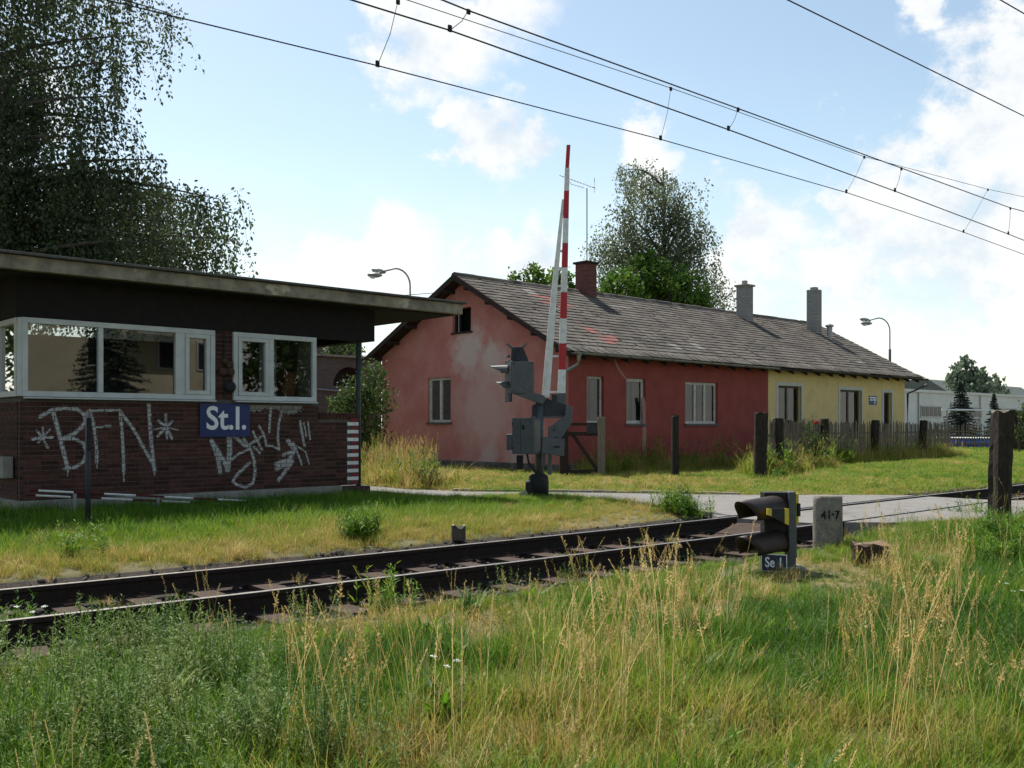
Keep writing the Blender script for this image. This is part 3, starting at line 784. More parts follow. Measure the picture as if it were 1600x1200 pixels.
yel_h = [(31.98, 33.62, .95, 2.93), (36.6, 38.4, .95, 2.89), (40.35, 41.1, .95, 2.86)]
gab_h = [(25.35, 26.6, 1.53, 3.06), (24.29, 25.24, 4.54, 5.34)]
DP = .2
strip_wall('red_wall', m_red, V0, 1, U0, UM, lambda a: 3.72, red_h, DP)
strip_wall('yellow_wall', m_yellowpl, V0, 1, UM, U1, lambda a: 3.72, yel_h, DP)
strip_wall('gable_wall', m_gable, U0, 0, V0, V1, roof_z, gab_h, DP)
b = hb(); b.quad((U0, V1, -.1), (U0, V1, 4.0), (U1, V1, 4.0), (U1, V1, -.1))
b.v += []
b.build('back_wall', m_red, hs)
b = hb()
for p, q in ((V0, VR), (VR, V1)): b.quad((U1, p, -.1), (U1, q, -.1), (U1, q, roof_z(q)), (U1, p, roof_z(p)))
b.build('end_wall', m_yellowpl, hs)
hb().box((U0 + .5, V0 + .9, -.1), (U1 - .3, V0 + .95, 3.4)).box((U0 + .9, V0 + 1, -.1), (U0 + .95, V1 - .3, 3.4)).build('room_partition', m_room, hs)
# plinth: rough stones standing proud of the plaster
b = hb()
def rough_strip(p0, p1, out_, z1):
    n = int((Vector(p1) - Vector(p0)).length / .22); k0 = len(b.v); rows = [-.12, .0, .1, z1 - .03, z1]
    for i in range(n + 1):
        p = Vector(p0).lerp(Vector(p1), i / n)
        for r_i, z in enumerate(rows):
            o = .03 + random.uniform(0, .035) if r_i < 4 else -.01
            b.v.append((p.x + out_[0] * o, p.y + out_[1] * o, z + (random.uniform(-.02, .02) if r_i in (3, 2) else 0)))
    m_ = len(rows)
    for i in range(n):
        for r_i in range(m_ - 1): b.f.append((k0 + i * m_ + r_i, k0 + (i + 1) * m_ + r_i, k0 + (i + 1) * m_ + r_i + 1, k0 + i * m_ + r_i + 1))
rough_strip((U0 - .02, V0, 0), (UM, V0, 0), (0, -1), .30)
rough_strip((U0, V1, 0), (U0, V0 - .02, 0), (-1, 0), .26)
b.build('plinth', m_plinth, hs, smooth=False)
hb().box((UM, V0 - .03, -.1), (U1, V0 + .02, .3)).build('plinth', m_concrete, hs, .01)
# white surrounds of the yellow half
for x0, x1, z0, z1 in yel_h:
    t = .13
    hb().box((x0 - t, V0 - .022, z0), (x0, V0 + .02, z1)).box((x1, V0 - .022, z0), (x1 + t, V0 + .02, z1)).box((x0 - t, V0 - .022, z1), (x1 + t, V0 + .02, z1 + t)).build('window_surround', M('white_surround', (.55, .54, .50), (.46, .45, .41), 5, .85), hs)
# windows
m_curt2 = M('net_curtain', (.24, .25, .25), (.06, .063, .07), 6, .95, stretch=(9, 9, .15))
m_curt3 = M('dark_curtain', (.018, .02, .026), (.09, .09, .10), 5, .95, stretch=(7, 7, .12), contrast=(.45, .55))
def house_window(axis, fixed, x0, x1, z0, z1, mull, mat, curt, back=.12, t=.07, sill=True, transom=None):
    def P(a, d, z): return (a, fixed + d, z) if axis == 1 else (fixed + d, a, z)
    f = hb(); y0, y1 = back, back + .06
    def bx(a0, a1, c0, c1, d0=y0, d1=y1): f.box(P(a0, d0, c0), P(a1, d1, c1))
    bx(x0, x1, z0, z0 + t); bx(x0, x1, z1 - t, z1); bx(x0, x0 + t, z0 + t, z1 - t); bx(x1 - t, x1, z0 + t, z1 - t)
    for a in mull: bx(a - .05, a + .05, z0 + t, z1 - t)
    wd = f.build('window', mat, hs, .006)
    ed = [x0 + t] + [q for a in mull for q in (a - .05, a + .05)] + [x1 - t]
    for a, c_ in zip(ed[::2], ed[1::2]):
        hb().quad(P(a, back + .035, z0 + t), P(c_, back + .035, z0 + t), P(c_, back + .035, z1 - t), P(a, back + .035, z1 - t)).build('pane', m_glass, wd)
    # pleated curtain
    cv = hb(); n = max(6, int((x1 - x0) / .045)); k0 = 0
    for i in range(n + 1):
        a = x0 + (x1 - x0) * i / n; d = back + .15 + .02 * math.sin(i * 1.9) + .012 * math.sin(i * .7)
        cv.v += [P(a, d, z0), P(a, d, z1)]
    gap = n // 2
    cv.f = [(2 * i, 2 * i + 2, 2 * i + 3, 2 * i + 1) for i in range(n) if abs(i - gap) > n * .06]
    cv.build('curtain', curt, wd)
    if sill: hb().box(P(x0 - .06, -.05, z0 - .07), P(x1 + .06, back, z0 - .001)).build('sill', m_gutter_dark, wd)
    return wd
house_window(1, V0, 21.45, 22.22, 1.50, 2.92, [], m_oldframe, m_curt2, .10)
house_window(1, V0, 23.28, 24.22, 1.48, 2.92, [], m_oldframe, m_curt2, .10, .10)
house_window(1, V0, 26.3, 28.15, 1.48, 2.90, [26.95, 27.5], m_oldframe, m_curt2, .09, .09)
for x0, x1, z0, z1 in yel_h: house_window(1, V0, x0, x1, z0, z1, [(x0 + x1) / 2] if x1 - x0 > 1 else [], m_gutter_dark, m_curt3, .12, .08)
house_window(0, U0, 25.35, 26.6, 1.53, 3.06, [25.97], m_oldframe, m_curt2, .07, .085)
b = hb()                                                                    # attic hatch: frame only, dark behind
b.box((U0 + .1, 24.29, 4.54), (U0 + .14, 24.35, 5.34)).box((U0 + .1, 25.18, 4.54), (U0 + .14, 25.24, 5.34)).box((U0 + .1, 24.95, 4.54), (U0 + .14, 25.02, 5.34)).box((U0 - .04, 24.2, 4.48), (U0 + .1, 25.3, 4.54))
b.build('attic_hatch', m_wood_dark, hs)
hb().box((U0 + .12, 25.03, 4.56), (U0 + .13, 25.17, 5.33)).build('hatch_pane', m_glass, hs)
hb().box((U0 + .5, 24.0, 4.4), (U0 + .55, 25.5, 5.5)).build('loft_dark_sheet', m_black, hs)  # black sheet standing in for the darkness inside the loft
# repair lines in the plaster
m_patch = M('patched_plaster', (.36, .21, .18), (.30, .15, .13), 12, .95, .4, 50)
b = hb(); seed = [onv(*q, V0 - .003) for q in ((960, 562), (965, 574), (972, 585), (978, 592))]
for p, q in zip(seed[:-1], seed[1:]): b.quad((p[0] - .05, V0 - .003, p[2]), (q[0] - .05, V0 - .003, q[2]), (q[0] + .07, V0 - .003, q[2]), (p[0] + .06, V0 - .003, p[2]))
s2 = [onv(*q, V0 - .003) for q in ((1004, 621), (1006, 632), (1006, 650), (1007, 672), (1006, 700), (1008, 714))]
for k, (p, q) in enumerate(zip(s2[:-1], s2[1:])): b.quad((p[0] - .07 - .03 * (k % 2), V0 - .003, p[2]), (q[0] - .07 - .03 * ((k + 1) % 2), V0 - .003, q[2]), (q[0] + .09, V0 - .003, q[2]), (p[0] + .09, V0 - .003, p[2]))
b.build('plaster_repair', m_patch, hs)
# house sign on the yellow wall
sgn = empty('house_sign', (39.38, V0 - .02, 2.5), 'small blue information plate on the yellow wall', 'sign')
MB().box((-.34, 0, -.19), (.34, .015, .19)).build('panel', M('steel_blue', (.02, .05, .16), (.03, .07, .2), 5, .5), sgn)
MB().box((-.3, -.003, .08), (.3, -.001, .14)).box((-.28, -.003, -.02), (-.05, -.001, .04)).box((.0, -.003, -.02), (.28, -.001, .05)).box((.12, -.003, -.15), (.2, -.001, -.05)).build('print', m_letter, sgn)

# ------------------------------------------------------------------ roof
ra = math.atan2(ZR - ZE, VR - VE)
RU0, RU1 = 20.18, 43.35
deck = hb().prism([(VE, ZE - .13), (VE, ZE - .03), (VR, ZR - .03), (VL + .25, ZL - .13), (VL + .25, ZL - .23), (VR, ZR - .16)], 0, RU0, RU1).build('roof', m_wood_dark, hs)
# verge boards, fascia, rafter feet
vb = hb().prism([(VE - .02, ZE - .17), (VE - .02, ZE), (VR, ZR + .02), (VR, ZR - .18)], 0, RU0 - .03, RU0).prism([(VR, ZR - .18), (VR, ZR + .02), (VL + .28, ZL - .12), (VL + .28, ZL - .30)], 0, RU0 - .03, RU0)
vb.build('verge_board', m_wood_dark, deck)
for v in np.arange(19.9, 29.4, 1.05):
    z = roof_z(v)
    hb().box((RU0 + .02, v - .05, z - .12), (U0 + .05, v + .05, z)).build('purlin_end', m_wood_dark, deck)
for u in np.arange(21, 43.3, .95):
    hb().prism([(VE + .03, ZE - .24), (VE + .03, ZE - .14), (V0 + .05, ZE + .08), (V0 + .05, ZE - .02)], 0, u - .045, u + .045).build('rafter_foot', m_wood_dark, deck)
# slates, laid course by course on the slope that faces the railway
NR = 22
SLEN = math.hypot(VR - VE, ZR - ZE)
row = SLEN / NR
W_ = .5
NC = int((RU1 - RU0) / W_)
up = Vector((0, math.cos(ra), math.sin(ra))); nrm = Vector((0, -math.sin(ra), math.cos(ra)))
tiles = []
pink = set()
def slate_at(x, y):
    for v in np.linspace(VE, VR, 200):
        p = onv(x, y, v)
        if p[2] <= ZE + (v - VE) * math.tan(ra): return int((p[0] - RU0) / W_), int((v - VE) / math.cos(ra) / row)
    return None
for x, y in ((835, 463), (843, 465), (852, 467), (860, 469), (848, 472), (872, 478), (884, 476), (884, 482), (922, 515), (930, 518), (941, 524), (946, 527), (951, 530), (940, 530), (950, 536)):
    q = slate_at(x, y)
    if q: pink.add(q)
pale = set(q for q in (slate_at(x, y) for x, y in ((972, 482), (965, 479), (1060, 545), (1052, 540), (1090, 541), (1098, 546), (1345, 568), (820, 455), (826, 458))) if q)
variants = []
for k in range(5):
    r_ = random.Random(k)
    x0, x1 = .004, W_ - .004 - r_.uniform(0, .006); L = row * 1.12; e = r_.uniform(-.006, .006)
    lo0, lo1 = .03 + r_.uniform(-.006, .008), .03 + r_.uniform(-.006, .008)
    vs = [(x0, -.006 + e, lo0), (x1, -.006 - e, lo1), (x1, L, .004), (x0, L, .004), (x0, -.006 + e, lo0 - .014), (x1, -.006 - e, lo1 - .014), (x1, L, -.004), (x0, L, -.004)]
    if k == 4: vs[1] = (x1 - .09, .03, lo1); vs[5] = (x1 - .09, .03, lo1 - .014)
    variants.append((vs, [(0, 1, 2, 3), (4, 5, 1, 0), (5, 6, 2, 1), (7, 4, 0, 3)]))
tm = {}
def tile_mesh(k, mat):
    if (k, mat.name) not in tm:
        me = bpy.data.meshes.new('slate'); me.from_pydata(variants[k][0], [], variants[k][1]); me.materials.append(mat); tm[(k, mat.name)] = me
    return tm[(k, mat.name)]
basem = Matrix(((1, 0, 0), (0, up.y, nrm.y), (0, up.z, nrm.z)))
cells = [(c_, r_) for c_ in range(NC) for r_ in range(NR)]
skip = random.Random(3)
rest = MB(HX); cnt = 0
for (c_, r_) in cells:
    k = skip.choice((0, 1, 2, 3, 0, 1, 2, 3, 0, 1, 2, 4)); j = skip.uniform(-.012, .012); j2 = skip.uniform(-.012, .012); yaw = skip.uniform(-.012, .012)
    mat = m_slate_red if (c_, r_) in pink else m_slate_pale if (c_, r_) in pale else m_slate
    p = Vector((RU0 + c_ * W_ + j, VE, ZE)) + up * (r_ * row + j2)
    if cnt < 300 or mat is not m_slate:
        o = piece('slate', tile_mesh(k, mat), deck, p - Vector(HX), (ra, 0, yaw)); cnt += 1
    else:
        rest.add([basem @ Vector(q) + p for q in variants[k][0]], variants[k][1])
tag(rest.build('slate_courses', m_slate, deck), kind='stuff')
# eaves course: slanting slates
ev = MB(HX)
for i in range(int((RU1 - RU0) / .36)):
    u = RU0 + i * .36; t_ = random.uniform(-.008, .008)
    P = lambda a, s, h: Vector((a, VE, ZE)) + up * s + nrm * h
    ev.add([P(u + .13, -.06, .05 + t_), P(u + .49, -.06 + t_, .035), P(u + .34, .27, .04), P(u - .02, .27, .052), P(u + .13, -.06, .03 + t_), P(u + .49, -.06 + t_, .015)], [(0, 1, 2, 3), (4, 5, 1, 0)])
tag(ev.build('eaves_slates', m_slate, deck), kind='stuff')
# far slope, ridge tiles
hb().prism([(VR, ZR - .0), (VR, ZR + .03), (VL + .27, ZL - .10), (VL + .27, ZL - .125)], 0, RU0, RU1).build('far_slope', m_slate, deck)
u = RU0
while u < RU1 - .2:
    L = .42
    t_ = random.uniform(-.01, .012)
    hb().prism([(VR - .17, ZR - .055), (VR - .10, ZR + .05 + t_), (VR, ZR + .085 + t_), (VR + .10, ZR + .05 + t_), (VR + .17, ZR - .045), (VR, ZR)], 0, u, u + L + .03).build('ridge_tile', m_slate, deck)
    u += L
# gutters and pipes
def half_gutter(u0, u1, mat, sag=0):
    b = hb(); n = 7; c_v, c_z, r_ = VE - .07, ZE - .02, .07
    for u, dz in ((u0, 0), (u1, sag)):
        for k in range(n):
            t = math.pi + math.pi * k / (n - 1); b.v.append((u, c_v + r_ * math.cos(t), c_z + dz + r_ * math.sin(t)))
        for k in range(n - 1, -1, -1):
            t = math.pi + math.pi * k / (n - 1); b.v.append((u, c_v + (r_ - .008) * math.cos(t), c_z + dz + (r_ - .008) * math.sin(t)))
    m_ = 2 * n
    b.f = [(k, (k + 1) % m_, m_ + (k + 1) % m_, m_ + k) for k in range(m_)]
    g_ = b.build('gutter', mat, hs)
    for u in np.arange(u0 + .4, u1, 1.05):
        hb().box((u - .012, c_v - .078, c_z - .075), (u + .012, c_v - .06, c_z + .02)).box((u - .012, c_v - .078, c_z - .082), (u + .012, c_v + .1, c_z - .07)).build('gutter_bracket', m_gutter_dark, g_)
half_gutter(20.3, 31.2, m_zinc, -.03)
half_gutter(33.6, 38.0, m_gutter_dark); half_gutter(40.2, 43.5, m_gutter_dark, -.02)
hb().tube([(20.55, VE - .07, 3.52), (20.55, VE - .07, 3.36), (20.6, VE, 3.22), (20.45, V0 - .1, 3.02), (20.42, V0 + .02, 2.86), (20.54, V0 + .12, 2.7), (20.54, V0 + .12, .1)], .055, 8).build('downpipe', m_zinc, hs, smooth=True)
hb().lathe([(.05, 3.38), (.06, 3.42), (.11, 3.53)], (20.55, VE - .07, 0), 10).build('hopper', m_zinc, hs)
hb().tube([(43.4, VE - .07, 3.5), (43.45, VE - .05, 3.25), (42.45, V0 - .1, 2.85), (42.42, V0 - .1, .1)], .05, 8).build('downpipe', m_gutter_dark, hs, smooth=True)
hb().tube([(20.3, VL + .2, 3.75), (20.5, VL - .1, 2.95), (20.57, V1 + .02, 2.65), (20.57, V1 + .02, .1)], .05, 8).build('downpipe', m_zinc, hs, smooth=True)
# chimneys
def chimney(u, v, top, w_, mat, cap=True, pot=True, base=5.2):
    r_ = R(0)
    o = hb().box((u - w_ / 2, v - w_ / 2, base), (u + w_ / 2, v + w_ / 2, top - .08)).build('chimney', mat, deck, .01)
    if cap: hb().box((u - w_ / 2 - .07, v - w_ / 2 - .07, top - .079), (u + w_ / 2 + .07, v + w_ / 2 + .07, top)).build('chimney_cap', m_concrete if mat is m_chim_grey else m_black, deck, .012)
    if pot: hb().box((u - .09, v - .09, top + .001), (u + .09, v + .09, top + .19)).build('chimney_pot', m_concrete, deck, .01)
    # lead flashing
    z = ZE + (v - w_ / 2 - VE) * math.tan(ra)
    return o
chimney(26.35, 24.42, 7.47, .56, m_chim_red, True, False)
chimney(36.1, 24.05, 7.55, .52, m_chim_grey)
chimney(40.95, 23.5, 7.82, .50, m_chim_grey, False, False)
hb().box((40.82, 23.37, 7.73), (41.08, 23.63, 7.86)).build('chimney_pot', m_concrete, deck)
hb().lathe([(.13, 5.3), (.13, 6.0), (.19, 6.03), (.19, 6.1), (.05, 6.16)], (41.45, 23.0, 0), 12).build('roof_vent', m_zinc, deck)

# ------------------------------------------------------------------ aerial on the red chimney
an = empty('tv_aerial', (26.4, 24.42, 7.47), 'thin television aerial on a mast above the red chimney', 'aerial')
MB().tube([(0, 0, -.05), (0, 0, 2.75)], .022, 6).build('mast', m_galv, an)
ang = -HEAD + R(12)
ax = Vector((math.cos(ang), math.sin(ang), .0)); side = Vector((-math.sin(ang), math.cos(ang), 0)); o0 = Vector((0, 0, 2.85))
bm_ = MB().tube([o0 - ax * 1.05 + Vector((0, 0, .32)), o0 + ax * .32 - Vector((0, 0, .08))], .016, 5)
bm_.build('boom', m_galv, an)
for k in range(11):
    p = o0 + ax * (-1.0 + k * .115) + Vector((0, 0, .31 - k * .033))
    MB().tube([p - side * .16 - Vector((0, 0, .06)), p + side * .16 + Vector((0, 0, .06))], .008, 4).build('element', m_galv, an)
q = o0 + ax * .3
for s in (-1, 1):
    MB().tube([q + Vector((0, 0, s * .02)), q + ax * .02 + Vector((0, 0, s * .2)) + side * .1, q - ax * .04 + Vector((0, 0, s * .27)) - side * .1], .01, 4).build('reflector', m_galv, an)
MB().tube([o0 - ax * .75 + Vector((0, 0, .22)), o0 - ax * .6 + Vector((0, 0, .02)), o0 + ax * -.1 + Vector((0, 0, -.1))], .01, 4).build('strut', m_galv, an)

# ================================================================== buildings behind
ob_ = empty('old_brick_shed', (17, 33, 0), 'sooty old brick outbuilding with an arched opening behind the porch', 'shed')
def o_(): return MB((17, 33, 0))
# front wall with an arched opening
arch_u, arch_r, arch_z = 21.65, .78, 3.0
w_ = o_()
pts = [(14, 0), (14, 4.15), (23.2, 4.15), (23.2, 0)]
n = 10
ar = [(arch_u - arch_r * math.cos(math.pi * k / n), arch_z + arch_r * math.sin(math.pi * k / n)) for k in range(n + 1)]
w_.quad((14, 33, 0), (arch_u - arch_r, 33, 0), (arch_u - arch_r, 33, 4.15), (14, 33, 4.15))
w_.quad((arch_u + arch_r, 33, 0), (23.2, 33, 0), (23.2, 33, 4.15), (arch_u + arch_r, 33, 4.15))
w_.quad((arch_u - arch_r, 33, 0), (arch_u + arch_r, 33, 0), (arch_u + arch_r, 33, arch_z), (arch_u - arch_r, 33, arch_z))
for (a, z), (c_, z2) in zip(ar[:-1], ar[1:]):
    w_.quad((a, 33, z), (c_, 33, z2), (c_, 33, 4.15), (a, 33, 4.15)); w_.quad((a, 33, z), (a, 33.3, z), (c_, 33.3, z2), (c_, 33, z2))
w_.box((14, 33.3, 0), (14.2, 40, 4.15)).box((23, 33.3, 0), (23.2, 40, 4.15)).box((14.2, 39.8, 0), (23, 40, 4.15))
w_.build('wall', m_oldbrick, ob_)
o_().box((14.3, 33.35, 2.9), (22.9, 33.4, 4.1)).build('boarding', m_black, ob_)
o_().box((13.8, 32.85, 4.15), (23.4, 40.2, 4.23)).build('coping', m_concrete, ob_)
o_().tube([(19.6, 32.95, 2.5), (19.9, 32.93, 2.85), (21.2, 32.93, 2.8)], .04, 6).build('pipe', m_zinc, ob_)
# tall grey building seen above it
tb = empty('grey_brick_building', (22, 46, 0), 'grey brick building far behind the old shed, seen under the porch roof', 'building')
MB((22, 46, 0)).box((19, 46, 0), (31, 54, 6.6)).build('wall', m_oldbrick, tb)
for k in range(5):
    MB((22, 46, 0)).box((20.2 + k * 2.2, 45.95, 4.0), (21.3 + k * 2.2, 45.99, 5.6)).build('window', m_black, tb)

# white flat building on the right
wb = empty('white_flat_building', (75, 40, 0), 'long white flat-roofed building behind the spruces on the right', 'building')
m_wb = M('white_render', (.66, .66, .63), (.58, .58, .55), .8, .9)
def wq(): return MB((75, 40, 0))
wq().box((70, 40, 0), (180, 55, 4.5)).build('wall', m_wb, wb)
wq().box((70, 39.93, 0), (180, 39.99, .5)).build('base_band', m_concrete, wb)
for u in (74, 88, 102, 118): wq().tube([(u, 39.9, 0), (u, 39.9, 4.5)], .06, 6).build('downpipe', m_zinc, wb)
wq().box((75.5, 39.9, 0), (76.9, 39.96, 2.3)).build('door', m_gutter_dark, wb)
wq().box((69.8, 39.85, 4.5), (180.2, 55.2, 4.75)).build('parapet', m_wb, wb)
u = 79.
while u < 150:
    wn_ = wq().box((u, 39.9, 2.2), (u + 4.4, 39.97, 3.3)).build('window', m_frame, wb)
    for k in range(5): wq().box((u + .1 + k * .87, 39.87, 2.3), (u + .8 + k * .87, 39.9, 3.2)).build('pane', M('far_dark_pane', (.03, .035, .04), None, rough=.2) if u == 79. and k == 0 else bpy.data.materials['far_dark_pane'], wn_)
    u += 9.5
def barn(name, x0, x1, v, zt, label):
    r_ = empty(name, (x0, v, 0), label, 'house')
    MB((x0, v, 0)).box((x0 + .5, v + .3, 0), (x1 - .5, v + 12, zt - 3)).build('wall', m_red, r_)
    MB((x0, v, 0)).prism([(v - .3, zt - 3.2), (v + 4.5, zt), (v + 8, zt), (v + 12.6, zt - 3.2)], 0, x0, x1).build('roof', M('green_roof_' + name, (.085, .10, .095), (.11, .125, .115), 2, .85), r_)
p = onF(1457, 610, 135); q = onF(1520, 597, 135)
barn('far_house', 141, 158, 58, 8.2, 'far house with a dark green roof left of the tall pine')
barn('far_house', 159.5, 177, 58, 8.0, 'far house with a dark green roof right of the tall pine')
# yellow block of flats across the line behind the photographer (seen in the glass of the signal box)
yb = empty('yellow_block', (18, -20, 0), 'yellow plastered block with a balcony, mirrored in the signal box windows', 'building')
def y_(): return MB((18, -20, 0))
m_yb = M('pale_yellow_render', (.46, .42, .30), (.41, .375, .27), .8, .9, c3=(.30, .28, .215), s3=1.3)
y_().box((13.5, -30, 0), (17.2, -19.2, 11.5)).build('wing', m_yb, yb)
y_().box((17.2, -30, 0), (26.6, -22, 10)).build('wall', m_yb, yb)
y_().box((13.2, -30.3, 11.5), (17.5, -18.8, 11.9)).box((17.0, -30.3, 10), (26.9, -21.6, 10.4)).build('eaves', m_gutter_dark, yb)
for u in (18.4, 22.3, 24.6):
    for z in (1.2, 4.6, 7.4):
        wd = y_().box((u, -21.98, z), (u + 1.0, -21.93, z + 1.7)).build('window', m_frame, yb)
        y_().box((u + .1, -21.93, z + .1), (u + .9, -21.91, z + 1.6)).build('pane', m_black, wd)
y_().tube([(17.6, -21.9, 0), (17.6, -21.9, 9.9)], .07, 6).build('downpipe', m_gutter_dark, yb)
y_().box((13.4, -19.21, 0), (17.2, -19.18, 1.0)).build('plinth', m_concrete, yb)
bal = y_().box((20.6, -22, 6.4), (24, -20.6, 6.6)).build('balcony', m_concrete, yb)
for k in range(18): y_().box((20.65 + k * .19, -20.65, 6.6), (20.72 + k * .19, -20.6, 7.6)).build('baluster', m_frame, bal)

# ================================================================== level crossing barrier
bp_ = onz(843, 777)
BR = empty('crossing_barrier', (bp_[0], bp_[1], 0), 'raised red and white crossing barrier with grey drive box and signal head', 'crossing barrier', rz=-HEAD)
K = 1 / 79.
def X(x): return (x - 843) * K
def Z(y): return (777 - y) * K
def pr(poly, y0, y1, name, mat, bevel=.006, parent=BR):
    """outline seen from the line, with its own thickness from y0 to y1"""
    return MB().prism([(X(a), Z(c_)) for a, c_ in poly][::-1], 1, y0, y1).build(name, mat, parent, bevel)
def ybox(cx, cy, z0, z1, wx, wy, yaw): return MB().box((-wx / 2, -wy / 2, z0), (wx / 2, wy / 2, z1), Matrix.Translation((cx, cy, 0)) @ Matrix.Rotation(yaw, 4, 'Z'))
MB().box((-.32, -.3, -.25), (.32, .3, .03)).build('footing', m_concrete, BR, .02)
MB().lathe([(.20, .02), (.205, .3), (.19, .42), (.13, .47)], (-.02, 0, 0), 16).build('base', m_black, BR, smooth=True)
MB().box((-.28, -.16, .02), (-.1, .16, .34)).build('base_hood', m_black, BR, .06, seg=3)
for sx_ in (-.22, .22, .34): MB().tube([(sx_, -.15, .02), (sx_, -.15, .08)], .018, 6).build('bolt', m_rust, BR)
MB().tube([(.0, 0, .4), (.0, 0, 2.0)], .085, 12).build('column', m_steel_grey, BR, smooth=True)
MB().box((.16, -.05, .45), (.24, .07, .95)).box((.03, -.12, .62), (.12, -.06, .9)).build('stay', m_steel_grey, BR, .006)
yaw = R(-26)
cab = ybox(-.235, -.06, Z(709), Z(653), .48, .44, yaw).build('drive_box', m_steel_grey, BR, .018)
cm_ = Matrix.Translation((-.235, -.06, 0)) @ Matrix.Rotation(yaw, 4, 'Z')
MB().box((-.06, -.2215, Z(706)), (-.052, -.2195, Z(656)), cm_).build('door_seam', m_black, cab)
for z_ in (Z(662), Z(700)): MB().box((-.235, -.232, z_ - .03), (-.215, -.2195, z_ + .03), cm_).build('hinge', m_steel_dark, cab)
MB().tube([(-.25, -.2, Z(709)), (-.22, -.22, Z(722)), (-.1, -.18, Z(735)), (-.03, -.14, Z(745))], .022, 6).build('conduit', m_black, BR)
for dx in (-.2, .2):
    for zz_ in (Z(611), Z(569)): MB().lathe([(.012, -.19), (.012, -.165)], (X(816) + dx * .8, -.05 + dx * .2, zz_), 6, 1).build('screw', m_black, BR)
MB().box((-.245, -.225, 0), (.245, -.219, .002), Matrix.Translation((-.235, -.06, Z(653))) @ Matrix.Rotation(yaw, 4, 'Z')).build('lid_edge', m_galv, cab)
MB().box((-.02, -.235, Z(671)), (.03, -.2195, Z(664)), cm_).build('lock', m_black, cab)
ybox(-.555, .0, Z(703), Z(678), .13, .2, yaw).build('junction_box', m_steel_grey, BR, .01)
MB().tube([(-.39, -.05, Z(711)), (-.39, -.05, Z(733))], .07, 10).build('cable_gland', m_black, BR)
# lever with counterweight
pr([(831, 634), (853, 622), (893, 635), (884, 649), (831, 651)], -.02, .12, 'bearing_housing', m_steel_dark)
MB().box((X(829), -.03, Z(653)), (X(884), .14, Z(650))).build('housing_flange', m_steel_grey, BR)
pr([(856, 668), (882, 650), (883, 632), (894, 636), (893, 660), (874, 688), (868, 700), (856, 700)], -.22, -.13, 'lever', m_steel_grey, .012)
for a, c_ in ((865, 672), (868, 683)): MB().lathe([(.02, -.24), (.02, -.2)], (X(a), 0, Z(c_)), 8, 1).build('lever_bolt', m_black, BR)
pr([(847, 682), (881, 685), (880, 712), (846, 708)], -.34, -.24, 'counterweight', m_steel_grey, .01)
MB().box((X(864), -.347, Z(699)), (X(873), -.34, Z(696))).build('maker_plate', m_black, BR)
# boom: a straight striped beam and a thinner brace beside it, tied by rungs
def beam(pts, ws, ds, mat, name, yc):
    b = MB()
    for (x, y), w_, d in zip(pts, ws, ds):
        b.v += [(X(x) - w_ / 2, yc - d / 2, Z(y)), (X(x) + w_ / 2, yc - d / 2, Z(y)), (X(x) + w_ / 2, yc + d / 2, Z(y)), (X(x) - w_ / 2, yc + d / 2, Z(y))]
    for i in range(len(pts) - 1):
        k = 4 * i; b.f += [(k, k + 1, k + 5, k + 4), (k + 1, k + 2, k + 6, k + 5), (k + 2, k + 3, k + 7, k + 6), (k + 3, k, k + 4, k + 7)]
    b.f += [(3, 2, 1, 0), tuple(4 * (len(pts) - 1) + q for q in range(4))]
    return b.build(name, mat, BR, .006)
def bx_(y): return 877.5 + (887.3 - 877.5) * (617 - y) / (617 - 225)
lv = [617, 577, 536, 497, 456, 417, 379, 340, 297, 261, 225]
for k in range(10):
    y0, y1 = lv[k], lv[k + 1]
    w0, w1 = (.155 - .0068 * k), (.155 - .0068 * (k + 1))
    if k == 9: w0 = w1 = .075
    beam([(bx_(y0), y0), (bx_(y1) + (1.2 if k == 9 else 0), y1)], [w0, w1], [.09, .08], m_redpaint if k % 2 else m_whitepaint, 'boom_stripe', .06)
beam([(852.5, 621), (859, 540), (866.5, 450), (880, 310)], [.155, .145, .115, .05], [.08, .08, .07, .05], m_whitepaint, 'boom_brace', .06)
for y in (612, 556, 500, 446, 418, 391):
    xl = np.interp(y, [310, 450, 540, 621], [880, 866.5, 859, 852.5])
    MB().box((X(xl), .04, Z(y) - .02), (X(bx_(y)), .08, Z(y) + .02)).build('rung', m_whitepaint, BR)
MB().box((X(870), 0, Z(634)), (X(884), .12, Z(614))).build('boom_socket', m_steel_grey, BR, .01)
MB().box((X(862), .0, Z(636)), (X(870), .1, Z(616))).build('boom_clamp', m_steel_dark, BR, .01)
pr([(798, 614), (834, 614), (850, 618), (853, 624), (847, 632), (836, 628)], -.2, .05, 'signal_bracket', m_steel_grey, .01)
# signal head facing up the road, seen from behind its flank
sh = ybox(X(813), -.06, Z(615), Z(565), .47, .34, R(14)).build('signal_head', m_steel_grey, BR, .015)
MB().box((-.02, -.2, Z(628)), (.02, .26, Z(563)), Matrix.Translation((X(795), -.03, 0)) @ Matrix.Rotation(R(14), 4, 'Z')).build('background_plate', m_steel_dark, sh, .006)
def hood(cx, cz, r_, L, mat, name, parent, tilt=0., y=-.03, n=10, cut=1.05, taper=.85):
    """half-round visor that sticks out to the left"""
    b = MB()
    for t_, rr in ((0, r_), (1, r_ * taper)):
        for k in range(n + 1):
            a = math.pi * (-.08 + 1.16 * k / n)
            ext = L * t_ * (.35 + .65 * max(0, math.sin(a)))
            b.v.append((cx - ext, y + rr * math.cos(a), cz + rr * math.sin(a) - tilt * ext))
    b.f = [(k, k + 1, n + 2 + k, n + 1 + k) for k in range(n)]
    o = b.build(name, mat, parent)
    md = o.modifiers.new('Solidify', 'SOLIDIFY'); md.thickness = .008
    return o
